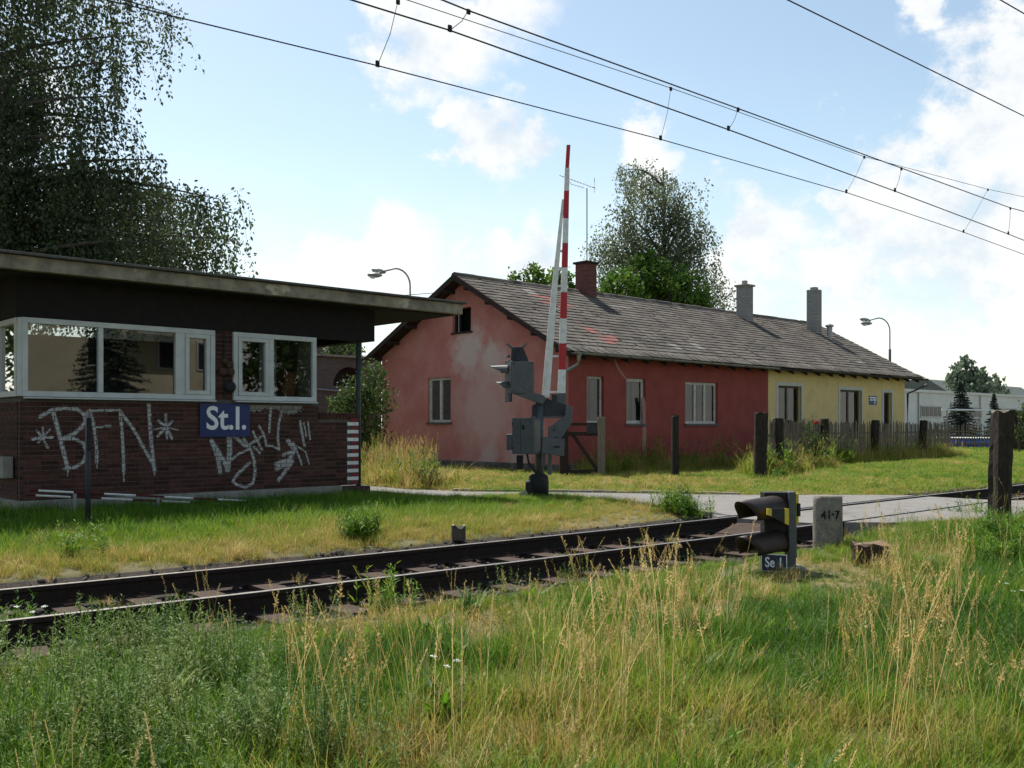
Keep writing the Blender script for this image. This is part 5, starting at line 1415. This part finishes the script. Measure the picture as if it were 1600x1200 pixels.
def spruce(base, H, Rr, label, seed, group, mat=m_spruce, dens=1.):
    g = random.Random(seed); gn = np.random.default_rng(seed)
    root = empty('blue_spruce', base, label, 'tree', group)
    MB(base).tube([base, (base[0], base[1], base[2] + H)], [.14, .015], 6).build('trunk', m_bark2, root)
    pts = []
    z = .25
    while z < H * .985:
        r_ = Rr * (1 - z / H) ** .85 + .06; nb = int(7 + r_ * 5)
        for k in range(nb):
            a = g.uniform(0, 6.28); L = r_ * g.uniform(.75, 1.1); m_ = int((24 + L * 80) * dens)
            t = gn.uniform(.1, 1, m_); side = gn.normal(0, .09 * (1.1 - t) * (L + .4) + .02, m_)
            x = base[0] + math.cos(a) * L * t - math.sin(a) * side; y = base[1] + math.sin(a) * L * t + math.cos(a) * side
            zz_ = base[2] + z + L * (.10 * t - .38 * t * t + .16 * t ** 4) + gn.normal(0, .035, m_) - .05 * np.abs(side) / (L + .2)
            pts.append(np.stack([x, y, zz_], 1))
        z += .17 + .06 * (1 - z / H)
    V, F = leaves(np.concatenate(pts), .12, .1, .35, seed); obj_np('crown', V, F, mat, root, base)
p = onF(1500, 690, 72); spruce((p[0], p[1], 0.), 4.7, 1.75, 'larger dark blue spruce before the white building', 21, 'garden spruces')
p = onF(1553, 690, 76); spruce((p[0], p[1], 0.), 4.0, 1.0, 'smaller dark blue spruce before the white building', 22, 'garden spruces')
0 and spruce((14.9, -12.5, -.2), 12.0, 2.1, 'big spruce mirrored in the leftmost panes of the signal box', 24, 'trackside spruces', dens=.8)
broad('lime_tree', (32, -24, -.2), 'unseen round tree added to darken the reflection in the right-hand signal box window', [((31, -23, 5), 3.), ((34, -24, 5), 3.), ((32, -24, 8), 3.), ((36, -25, 7), 3.), ((29, -24.5, 6), 2.2)], m_shrub, .3, 240, 27, .3)  # out of view, added to keep the reflection in the second window dark
spruce((15.4, -10.5, -.2), 9.0, 2.4, 'tall spruce mirrored in the left panes of the signal box', 23, 'trackside spruces', dens=.7)

# ================================================================== grass
CL = {}
def blades(n, h, rad, w_, seed, lean=.35, lie=0.):
    """n tapering blades rising from a patch; every blade is its own island"""
    g = np.random.default_rng(seed); V = []; F = []
    for i in range(n):
        a = g.uniform(0, 6.28); r_ = rad * math.sqrt(g.uniform(0, 1)); x, y = r_ * math.cos(a), r_ * math.sin(a)
        hh_ = h * g.uniform(.5, 1.1); d = g.uniform(0, 6.28); ln = hh_ * lean * g.uniform(.2, 1.6) + lie * g.uniform(.5, 1.2)
        z_up = hh_ * (1 if lie == 0 else g.uniform(.1, .5))
        dx, dy = math.cos(d), math.sin(d); sx, sy = -dy * w_, dx * w_
        k = len(V)
        for t, ww in ((0, 1), (.45, .8), (.8, .5)):
            px, py, pz = x + dx * ln * t * t, y + dy * ln * t * t, z_up * (t - .12 * t * t)
            V += [(px - sx * ww, py - sy * ww, pz), (px + sx * ww, py + sy * ww, pz)]
        V.append((x + dx * ln, y + dy * ln, z_up * .9))
        F += [(k, k + 1, k + 3, k + 2), (k + 2, k + 3, k + 5, k + 4), (k + 4, k + 5, k + 6)]
    return V, F
def stalks(n, h, rad, seed, head='ear'):
    """tall flowering stems with drooping seed heads"""
    g = np.random.default_rng(seed); V = []; F = []
    def strip(P, w_):
        k = len(V); a = g.uniform(0, 3.14); sx, sy = math.cos(a) * w_, math.sin(a) * w_
        for p in P: V.extend([(p[0] - sx, p[1] - sy, p[2]), (p[0] + sx, p[1] + sy, p[2])])
        for i in range(len(P) - 1): F.append((k + 2 * i, k + 2 * i + 1, k + 2 * i + 3, k + 2 * i + 2))
    for i in range(n):
        a = g.uniform(0, 6.28); r_ = rad * math.sqrt(g.uniform(0, 1)); x, y = r_ * math.cos(a), r_ * math.sin(a)
        hh_ = h * g.uniform(.65, 1.1); d = g.uniform(0, 6.28); ln = hh_ * g.uniform(.03, .3); dx, dy = math.cos(d), math.sin(d)
        pos = lambda t: (x + dx * ln * t ** 2.2, y + dy * ln * t ** 2.2, hh_ * (t - .10 * (ln / hh_) * t ** 3))
        strip([pos(t) for t in (0, .3, .6, .8, 1.)], .0014)
        hl = .18 * g.uniform(.6, 1.3)
        m_ = 34 if head == 'ear' else 44
        for q in range(m_):
            t = 1 - hl / hh_ * (1 - q / m_); p = pos(t); b = g.uniform(0, 6.28); e = (.006 if head == 'ear' else .017 * (1.15 - q / m_)) * g.uniform(.4, 1.3)
            k = len(V); l = .009 * g.uniform(.7, 1.5); bx, by = math.cos(b) * e, math.sin(b) * e; ww = .002
            V.extend([(p[0] + bx * .3, p[1] + by * .3, p[2]), (p[0] + bx - by * .35, p[1] + by + bx * .35, p[2] + l * .5), (p[0] + bx * 1.25, p[1] + by * 1.25, p[2] + l * 1.2), (p[0] + bx + by * .35 + ww, p[1] + by - bx * .35, p[2] + l * .5)])
            F.append((k, k + 1, k + 2, k + 3))
    return V, F
def weedplant(n, h, rad, seed, lf=.03):
    g = np.random.default_rng(seed); V = []; F = []
    for i in range(n):
        a = g.uniform(0, 6.28); r_ = rad * math.sqrt(g.uniform(0, 1)); x, y = r_ * math.cos(a), r_ * math.sin(a); hh_ = h * g.uniform(.6, 1.1); lx, ly = g.normal(0, .14, 2)
        k = len(V); w_ = .0022
        for t in (0, .5, 1): V += [(x + lx * hh_ * t - w_, y + ly * hh_ * t, hh_ * t), (x + lx * hh_ * t + w_, y + ly * hh_ * t, hh_ * t)]
        F += [(k, k + 1, k + 3, k + 2), (k + 2, k + 3, k + 5, k + 4)]
        for q in range(int(hh_ / .013)):
            t = .12 + .88 * g.uniform(0, 1); b = g.uniform(0, 6.28); l = lf * g.uniform(.6, 1.3) * (1.25 - t * .6); cx, cy, cz = x + lx * hh_ * t, y + ly * hh_ * t, hh_ * t
            ux, uy, uz_ = math.cos(b) * l, math.sin(b) * l, l * g.uniform(.1, .9); sx, sy = -math.sin(b) * l * .14, math.cos(b) * l * .14
            k = len(V); V += [(cx, cy, cz), (cx + ux * .5 - sx, cy + uy * .5 - sy, cz + uz_ * .6), (cx + ux, cy + uy, cz + uz_), (cx + ux * .5 + sx, cy + uy * .5 + sy, cz + uz_ * .6)]
            F.append((k, k + 1, k + 2, k + 3))
    return V, F
def clump_set(name, parts, mat):
    c = bpy.data.collections.new(name)
    for i, (V, F) in enumerate(parts):
        me = bpy.data.meshes.new(f'{name}_{i}'); me.from_pydata(V, [], F); me.materials.append(mat)
        c.objects.link(bpy.data.objects.new(f'{name}_{i}', me))
    CL[name] = c
clump_set('lush', [blades(46, .20, .15, .0034, k, .6) for k in range(4)] + [blades(40, .30, .15, .0036, 9 + k, .55) for k in range(2)], m_grass)
clump_set('mown', [blades(46, .055, .20, .0042, 20 + k, 1.0) for k in range(4)], m_grass)
clump_set('hay', [blades(40, .20, .14, .0022, 30 + k, .7) for k in range(3)] + [blades(34, .10, .16, .0022, 40 + k, .5, .30) for k in range(3)], m_grass)
clump_set('tall', [stalks(7, .85, .16, 50 + k, 'ear') for k in range(4)] + [stalks(6, .75, .16, 60 + k, 'plume') for k in range(3)], m_grass)
clump_set('weed', [weedplant(9, .40, .16, 70 + k, .034) for k in range(4)], m_weed)
clump_set('dock', [blades(16, .20, .07, .018, 100 + k, .9) for k in range(3)], m_grass)
clump_set('herb', [weedplant(8, .30, .14, 80 + k, .055) for k in range(3)], m_grass)
def rock(seed):
    g = random.Random(seed); bm = bmesh.new(); bmesh.ops.create_icosphere(bm, subdivisions=1, radius=.03)
    for v_ in bm.verts: v_.co *= g.uniform(.7, 1.25); v_.co.z *= .7
    V = [tuple(v_.co) for v_ in bm.verts]; F = [tuple(q.index for q in f.verts) for f in bm.faces]; bm.free(); return V, F
clump_set('stone', [rock(k) for k in range(5)], M('ballast_stone', (.07, .058, .05), (.14, .12, .10), 9, .95, .3, 60))
def scatter(name, coll, P, sc, tint, label, cat=None, tilt=.12, seed=0):
    g = np.random.default_rng(seed); N = len(P)
    me = bpy.data.meshes.new(name); me.vertices.add(N); me.vertices.foreach_set('co', np.asarray(P, np.float32).ravel())
    def at(nm, ty, v):
        a = me.attributes.new(nm, ty, 'POINT')
        a.data.foreach_set('vector' if ty == 'FLOAT_VECTOR' else 'value', np.asarray(v, np.float32 if ty != 'INT' else np.int32).ravel())
    nvar = len(CL[coll].objects)
    at('rot', 'FLOAT_VECTOR', np.stack([g.normal(0, tilt, N), g.normal(0, tilt, N), g.uniform(0, 6.283, N)], 1))
    at('sc', 'FLOAT', sc); at('tint', 'FLOAT', tint); at('idx', 'INT', g.integers(0, nvar, N))
    ob = bpy.data.objects.new(name, me); COL.objects.link(ob)
    ng = bpy.data.node_groups.new(name, 'GeometryNodeTree')
    ng.interface.new_socket('Geometry', in_out='INPUT', socket_type='NodeSocketGeometry'); ng.interface.new_socket('Geometry', in_out='OUTPUT', socket_type='NodeSocketGeometry')
    gi = ng.nodes.new('NodeGroupInput'); go = ng.nodes.new('NodeGroupOutput'); ip = ng.nodes.new('GeometryNodeInstanceOnPoints'); ci = ng.nodes.new('GeometryNodeCollectionInfo')
    ci.inputs['Collection'].default_value = CL[coll]; ci.inputs['Separate Children'].default_value = True; ci.inputs['Reset Children'].default_value = True
    def na(nm, ty):
        q = ng.nodes.new('GeometryNodeInputNamedAttribute'); q.data_type = ty; q.inputs['Name'].default_value = nm; return q.outputs['Attribute']
    ng.links.new(gi.outputs[0], ip.inputs['Points']); ng.links.new(ci.outputs[0], ip.inputs['Instance']); ip.inputs['Pick Instance'].default_value = True
    ng.links.new(na('idx', 'INT'), ip.inputs['Instance Index'])
    er = ng.nodes.new('FunctionNodeEulerToRotation'); ng.links.new(na('rot', 'FLOAT_VECTOR'), er.inputs[0]); ng.links.new(er.outputs[0], ip.inputs['Rotation'])
    ng.links.new(na('sc', 'FLOAT'), ip.inputs['Scale']); ng.links.new(ip.outputs[0], go.inputs[0])
    md = ob.modifiers.new('Scatter', 'NODES'); md.node_group = ng
    return tag(ob, label, cat, kind='stuff')
def pix(u, v):
    F = u * S_ + v * C_; Rr = u * C_ - v * S_; return F, 800 + 1510 * Rr / np.maximum(F, .1)
def field(n, u0, u1, v0, v1, seed):
    g = np.random.default_rng(seed); return g.uniform(u0, u1, n), g.uniform(v0, v1, n)
def in_view(u, v, m=450):
    F, x = pix(u, v); return (F > .8) & (x > -m) & (x < 1600 + m)
def blocked(u, v):
    b = on_road(u, v)
    b |= (u > 4.35) & (u < 10.8) & (v > 15.62) & (v < 21.1)
    b |= (u > 20.55) & (u < 42.5) & (v > 19.75) & (v < 29.5)
    return b
def near(u, v, pts, r_):
    d = np.full(np.shape(u), 9e9)
    for p in pts: d = np.minimum(d, np.hypot(u - p[0], v - p[1]))
    return np.clip(1 - d / r_, 0, 1)
def noise2(u, v, s, seed): return wob(u, v, s, seed) * .5 + wob(u * 1.3 + 5, v * 1.2 - 3, s * 2.1, seed + 2) * .3 + wob(u - 7, v + 4, s * .4, seed + 5) * .3
def put(u, v, dz=0.): return np.stack([u, v, ground_z(u, v) + dz], 1)
vt_ = lambda u, v: v - track_off(u)
# --- foreground meadow, camera side of the line
DRY = [onz(640, 1190, -.2), onz(860, 1180, -.2), onz(940, 1120, -.2), onz(800, 1130, -.2), onz(960, 1050, -.2), onz(1340, 1150, -.2), onz(1120, 1140, -.2)]
HAY = [onz(600, 975, -.18), onz(720, 975, -.18), onz(790, 985, -.18), onz(1120, 935, -.18), onz(1180, 930, -.18), onz(1420, 880, -.18), onz(1460, 870, -.18), onz(1060, 960, -.18), onz(1380, 885, -.18)]
GREEN = [onz(300, 1000, -.2), onz(540, 1060, -.2), onz(780, 1040, -.2), onz(1240, 960, -.2), onz(1150, 1020, -.2), onz(1440, 960, -.2), onz(1560, 900, -.2), onz(1560, 1000, -.2), onz(1350, 1000, -.2)]
WEED = [onz(80, 1150, -.2), onz(200, 1180, -.2), onz(330, 1150, -.2), onz(150, 1060, -.2), onz(280, 1070, -.2), onz(30, 1040, -.2), onz(420, 1190, -.2)]
u, v = field(44000, -2.5, 24, -8, 7.9, 1)
vt = vt_(u, v); F, x = pix(u, v)
SE = [(gp[0] - .15, gp[1] - .75), (gp[0] - .5, gp[1] - .7), (gp[0], gp[1] - .3)]
k = in_view(u, v) & (vt < 6.5) & ~blocked(u, v) & (F > 1.9)
k &= rng.uniform(0, 1, len(u)) < np.clip(1.25 - F / 30, .3, 1) * (1 - .3 * near(u, v, WEED, 1.0)) * (1 - .5 * near(u, v, DRY, .8)) * (1 - .85 * np.minimum(1, 1.5 * near(u, v, HAY, .8)))
u, v = u[k], v[k]
tn = .21 + .26 * noise2(u, v, .8, 1) + .40 * near(u, v, DRY, 1.1) + .2 * near(u, v, HAY, .9) - .16 * near(u, v, GREEN, 1.2) + .12 * (vt_(u, v) > 5.6)
scatter('meadow_grass', 'lush', put(u, v), np.clip(.75 + .35 * noise2(u, v, 1.1, 4) + rng.uniform(-.15, .2, len(u)), .35, 1.3) * np.where(vt_(u, v) > 5.6, .6, 1) * (1 - .65 * np.minimum(1, 1.6 * near(u, v, SE, 1.1))), np.clip(tn, .02, .95), 'uneven green meadow grass filling the foreground', 'grass', seed=1)
u, v = field(13500, -2, 22, -7.5, 7, 2); vt = vt_(u, v); F, x = pix(u, v)
pr_ = .14 + 1.0 * near(u, v, DRY, 1.1) + 1.1 * near(u, v, HAY, .6) + .10 * (vt > 5.4)
k = in_view(u, v) & (vt < 6.4) & ~blocked(u, v) & (F > 2.) & (rng.uniform(0, 1, len(u)) < pr_ * .75)
u, v = u[k], v[k]
scatter('dry_hay', 'hay', put(u, v, .01), .8 + rng.uniform(-.25, .35, len(u)), np.clip(.78 + .15 * noise2(u, v, 1.5, 7), .5, 1), 'straw-coloured dry grass and lying hay in the foreground', 'grass', seed=2)
u, v = field(10500, -2, 20, -7.5, 6.6, 3); vt = vt_(u, v); F, x = pix(u, v)
TALL = [onz(x_, y_, -.2) for x_, y_ in ((880, 1130), (910, 1100), (950, 1140), (980, 1090), (930, 1180), (860, 1190), (1000, 1150), (1290, 1110), (1330, 1080), (1310, 1150), (1360, 1120), (1230, 1060), (1180, 1180), (1420, 960), (1470, 950), (1500, 940), (1450, 1050), (1440, 1180), (1500, 1160), (1060, 1000), (1090, 1060), (700, 1180), (780, 1190), (640, 1190), (560, 1190))]
pr_ = .022 + .62 * near(u, v, TALL, .45) + .07 * near(u, v, DRY, 1.) + .012 * (x > 800)
k = in_view(u, v) & (vt < 6.2) & ~blocked(u, v) & (F > 2.6) & (rng.uniform(0, 1, len(u)) < pr_)
k &= ~((np.abs(x - 1215) < 75) & (F < 10.6) & (F > 4.5)) & ~((np.abs(x - 1293) < 35) & (F < 12.5) & (F > 9))
u, v = u[k], v[k]
scatter('tall_seed_grass', 'tall', put(u, v), np.clip(.68 + .42 * near(u, v, TALL, .6) + rng.uniform(-.2, .2, len(u)), .45, 1.2), np.clip(.86 + .14 * rng.normal(0, 1, len(u)), .6, 1.), 'tall golden grass stems with seed heads in the foreground', 'grass', .1, seed=3)
u, v = field(9000, -1.5, 18, -3, 7, 4); vt = vt_(u, v); F, x = pix(u, v)
pr_ = .05 + .75 * near(u, v, WEED, .95)
k = in_view(u, v) & (vt < 6.3) & ~blocked(u, v) & (near(u, v, SE, 1.1) == 0) & (F > 2.2) & (rng.uniform(0, 1, len(u)) < pr_)
u, v = u[k], v[k]
scatter('wispy_weeds', 'weed', put(u, v), np.clip(.75 + .4 * near(u, v, WEED, .9) + rng.uniform(-.2, .2, len(u)), .4, 1.25), np.clip(.45 + .25 * rng.normal(0, 1, len(u)), 0, 1), 'wispy grey-green weeds in the lower left foreground', 'weeds', seed=4)
def umbels(n, h, seed):
    g = np.random.default_rng(seed); V, F = weedplant(n, h, .1, seed, .04); W, H = [], []
    for i in range(n):
        x, y = g.normal(0, .07, 2); z = h * g.uniform(.8, 1.1); k = len(V); V += [(x - .0015, y, 0), (x + .0015, y, 0), (x + .0015, y, z), (x - .0015, y, z)]; F.append((k, k + 1, k + 2, k + 3))
        for q in range(26):
            a = g.uniform(0, 6.28); r_ = .024 * math.sqrt(g.uniform(0, 1)); s = .006; k = len(V); c = (x + r_ * math.cos(a), y + r_ * math.sin(a), z + g.uniform(-.006, .008))
            V += [(c[0] - s, c[1], c[2]), (c[0], c[1] - s, c[2]), (c[0] + s, c[1], c[2]), (c[0], c[1] + s, c[2])]; F.append((k, k + 1, k + 2, k + 3)); H.append(len(F) - 1)
    return V, F, H
cu_ = bpy.data.collections.new('umbel'); m_petal = M('white_petals', (.72, .72, .66), None)
for q in range(2):
    V, F, H = umbels(3, .33, 90 + q); me = bpy.data.meshes.new('umbel'); me.from_pydata(V, [], F); me.materials.append(m_weed); me.materials.append(m_petal)
    for i in H: me.polygons[i].material_index = 1
    cu_.objects.link(bpy.data.objects.new(f'umbel_{q}', me))
CL['umbel'] = cu_
fl = np.array([onz(x_, y_, -.2)[:2] for x_, y_ in ((60, 985), (20, 980), (40, 995), (705, 1120), (1570, 960))])
scatter('white_wildflowers', 'umbel', put(fl[:, 0], fl[:, 1]), rng.uniform(.7, 1.1, len(fl)), rng.uniform(.3, .7, len(fl)), 'small white wildflowers scattered in the meadow', 'flowers', seed=21)
# --- strip between the far rail, the signal box and the lane
u, v = field(16000, -4, 14.5, 9.2, 16.0, 5); vt = vt_(u, v)
k = in_view(u, v) & (vt > 9.45) & ~blocked(u, v); k &= rng.uniform(0, 1, len(u)) < np.clip((vt - 9.2) / .8, .25, 1)
u, v = u[k], v[k]; vt = vt_(u, v)
tn = np.interp(vt, [9.4, 10.2, 11.2, 12.2, 16], [.64, .56, .40, .21, .16]) + .16 * noise2(u, v, 1.1, 3) + .08 * (u > 10.5)
scatter('trackside_grass', 'lush', put(u, v), np.interp(vt, [9.4, 10.5, 12, 16], [.42, .6, .85, .95]) * np.interp(u, [9.5, 11.5], [1, .5]) * rng.uniform(.7, 1.25, len(u)), np.clip(tn, .05, .9), 'grass between the track and the signal box, brown by the rail', 'grass', seed=5)
HY2 = [onz(x_, y_) for x_, y_ in ((40, 858), (80, 852), (120, 842), (270, 832), (300, 828), (330, 826), (545, 828), (600, 835), (480, 838), (440, 850), (200, 870), (350, 862), (540, 855), (20, 885), (650, 825), (760, 820), (820, 815))]
u, v = field(9000, -2, 14, 9.4, 14.5, 6); k = ~blocked(u, v) & in_view(u, v) & (vt_(u, v) > 9.4) & (rng.uniform(0, 1, len(u)) < .03 + .6 * near(u, v, HY2, .55)); u, v = u[k], v[k]
scatter('trackside_hay', 'hay', put(u, v, .01), rng.uniform(.6, 1.1, len(u)), np.clip(.76 + .1 * rng.normal(0, 1, len(u)), .5, 1), 'dry mown grass lying beyond the far rail', 'grass', seed=6)
# --- verge between lane and house, grass by the fence
u, v = field(42000, 10.5, 75, 8.9, 30, 7); vt = vt_(u, v); F, x = pix(u, v)
k = in_view(u, v) & (vt > 9.35) & ~blocked(u, v) & (F > 14) & (rng.uniform(0, 1, len(u)) < np.clip(1.6 - F / 40, .15, 1)) & ~((u < 13) & (v < 16))
u, v = u[k], v[k]; F, x = pix(u, v)
tn = .36 + .30 * noise2(u, v, .8, 9) + np.where(x < 1180, .22, .0) + .2 * near(u, v, [onz(1330, 768), onz(1250, 770), onz(1400, 768)], 2.) + np.where(F > 34, .02, 0)
scatter('verge_grass', 'mown', put(u, v, .0), (1.0 + .03 * np.clip(F - 18, 0, 30)) * rng.uniform(.75, 1.35, len(u)), np.clip(tn, .08, .85), 'short mown grass verge between the lane and the house', 'grass', seed=7)
kk = rng.uniform(0, 1, len(u)) < .30
scatter('verge_tufts', 'lush', put(u[kk], v[kk]), rng.uniform(.35, .9, kk.sum()), np.clip(rng.normal(.40, .18, kk.sum()), .05, .85), 'longer tufts scattered over the mown verge', 'grass', seed=17)
fence_pts = [tuple(Vector(F1[0]).lerp(Vector(F1[1]), t)) for t in np.linspace(0, 1, 16)] + [tuple(Vector(F1[1]).lerp(Vector(F1[2]), t)) for t in np.linspace(0, 1, 22)]
wall_pts = [(q, 19.3) for q in np.arange(21, 31, .5)]
gabl = [onz(x_, y_) for x_, y_ in ((600, 752), (620, 755), (640, 757), (585, 750), (610, 748), (655, 760), (630, 750))]
u, v = field(26000, 11, 52, 13.5, 30, 8)
a1, a2, a3 = near(u, v, fence_pts, .95), near(u, v, wall_pts, .9), near(u, v, gabl, 1.0)
k = ~blocked(u, v) & (rng.uniform(0, 1, len(u)) < .85 * a1 + .5 * a2 + .9 * a3); u, v = u[k], v[k]
a1, a3 = near(u, v, fence_pts, .95), near(u, v, gabl, 1.0)
scatter('fence_grass', 'lush', put(u, v), rng.uniform(1.2, 2.6, len(u)) * np.where(a3 > 0, .95, 1), np.clip(.56 + .22 * noise2(u, v, .8, 12) + rng.uniform(-.1, .15, len(u)) + .1 * (a3 > 0), .1, .9), 'rough uncut grass along the fence and house wall', 'grass', seed=8)
k = rng.uniform(0, 1, len(u)) < .22; u2, v2 = u[k], v[k]
scatter('fence_seed_grass', 'tall', put(u2, v2), rng.uniform(.9, 1.5, len(u2)), np.clip(.72 + .14 * rng.normal(0, 1, len(u2)), .45, .98), 'tall pale seed grass along the fence and by the gable', 'grass', .14, seed=9)
u2, v2 = np.array([p[0] for p in gabl]).repeat(9) + rng.normal(0, .25, 63), np.array([p[1] for p in gabl]).repeat(9) + rng.normal(0, .25, 63)
scatter('gable_seed_grass', 'tall', put(u2, v2), rng.uniform(1.05, 1.5, 63), np.clip(.72 + .1 * rng.normal(0, 1, 63), .5, .95), 'tall feathery grass tuft between porch and gable', 'grass', .2, seed=10)
k = rng.uniform(0, 1, len(u)) < .10
scatter('fence_herbs', 'herb', put(u[k], v[k]), rng.uniform(1.5, 3.2, k.sum()), rng.uniform(.1, .45, k.sum()), 'leafy green herbs growing through the fence', 'weeds', seed=11)
# --- weeds in and beside the track, roadside weeds
wp = [(onz(605, 945, -.18), .15, 7), (onz(1065, 800, 0), .35, 16), (onz(1050, 798, 0), .3, 10), (onz(568, 838, 0), .12, 8), (onz(560, 842, 0), .1, 5), (onz(1590, 850, -.1), .5, 22), (onz(1580, 870, -.1), .5, 18), (onz(1490, 806, -.1), .35, 12), (onz(20, 975, -.17), .2, 4), (onz(1210, 750, 0), .3, 8), (onz(130, 870, 0), .15, 3)]
U_, V_ = [], []
for p, s, n in wp:
    U_ += list(p[0] + rng.normal(0, s * .5, n)); V_ += list(p[1] + rng.normal(0, s * .5, n))
U_, V_ = np.array(U_), np.array(V_)
scatter('trackside_weeds', 'herb', put(U_, V_), rng.uniform(.8, 1.6, len(U_)), rng.uniform(.0, .3, len(U_)), 'dark green leafy weeds beside rails and lane', 'weeds', seed=12)
u, v = field(2600, -4, 40, 6.3, 12.5, 13); vt = vt_(u, v); k = (vt > 6.45) & (vt < 9.5) & in_view(u, v) & ~on_road(u, v) & (rng.uniform(0, 1, len(u)) < .10); u, v = u[k], v[k]
scatter('track_weeds', 'hay', np.stack([u, v, np.full(len(u), -.17)], 1), rng.uniform(.3, .7, len(u)), rng.uniform(.4, .9, len(u)), 'sparse dry weeds between the rails', 'weeds', seed=13)
u, v = field(9000, -3, 30, 6.2, 11.4, 14); vt = vt_(u, v); k = (vt > 6.35) & (vt < 9.5) & in_view(u, v) & ~on_road(u, v); u, v = u[k], v[k]
scatter('ballast_stones', 'stone', np.stack([u, v, np.interp(vt_(u, v), [p[0] for p in prof], [p[1] for p in prof]) + .008], 1), rng.uniform(.5, 1.4, len(u)), np.zeros(len(u)), 'loose sooty ballast stones between the sleepers', 'gravel', 1., seed=14)

u, v = field(1500, -1, 20, -2, 6.3, 31); k = in_view(u, v) & (vt_(u, v) < 6.2) & ~blocked(u, v) & (near(u, v, SE, 1.1) == 0) & (rng.uniform(0, 1, len(u)) < .14) & (pix(u, v)[0] > 3); u, v = u[k], v[k]
scatter('dock_leaves', 'dock', put(u, v), rng.uniform(.6, 1.2, len(u)), rng.uniform(.02, .4, len(u)), 'broad-leaved docks among the meadow grass', 'weeds', seed=22)
# rose by the fence
rp = onF(1274, 700, 31.6)
rb = broad('rose_bush', (rp[0], rp[1], 0), 'green rose bush with one red bloom at the picket fence', [(onF(1274, 672, 31.6), .35), (onF(1262, 690, 31.6), .4), (onF(1285, 695, 31.6), .35)], m_shrub, .07, 1500, 31, .03, 'shrub')
c_ = Vector(onF(1275, 661, 31.4)) - Vector((rp[0], rp[1], 0)); b = MB()
for k in range(9):
    a = k * 2.4; b.lathe([(.01, -.02), (.05, .0), (.04, .05)], (c_.x + .03 * math.cos(a), c_.y + .03 * math.sin(a), c_.z + .01 * (k % 3)), 6)
b.build('bloom', m_rose, rb)
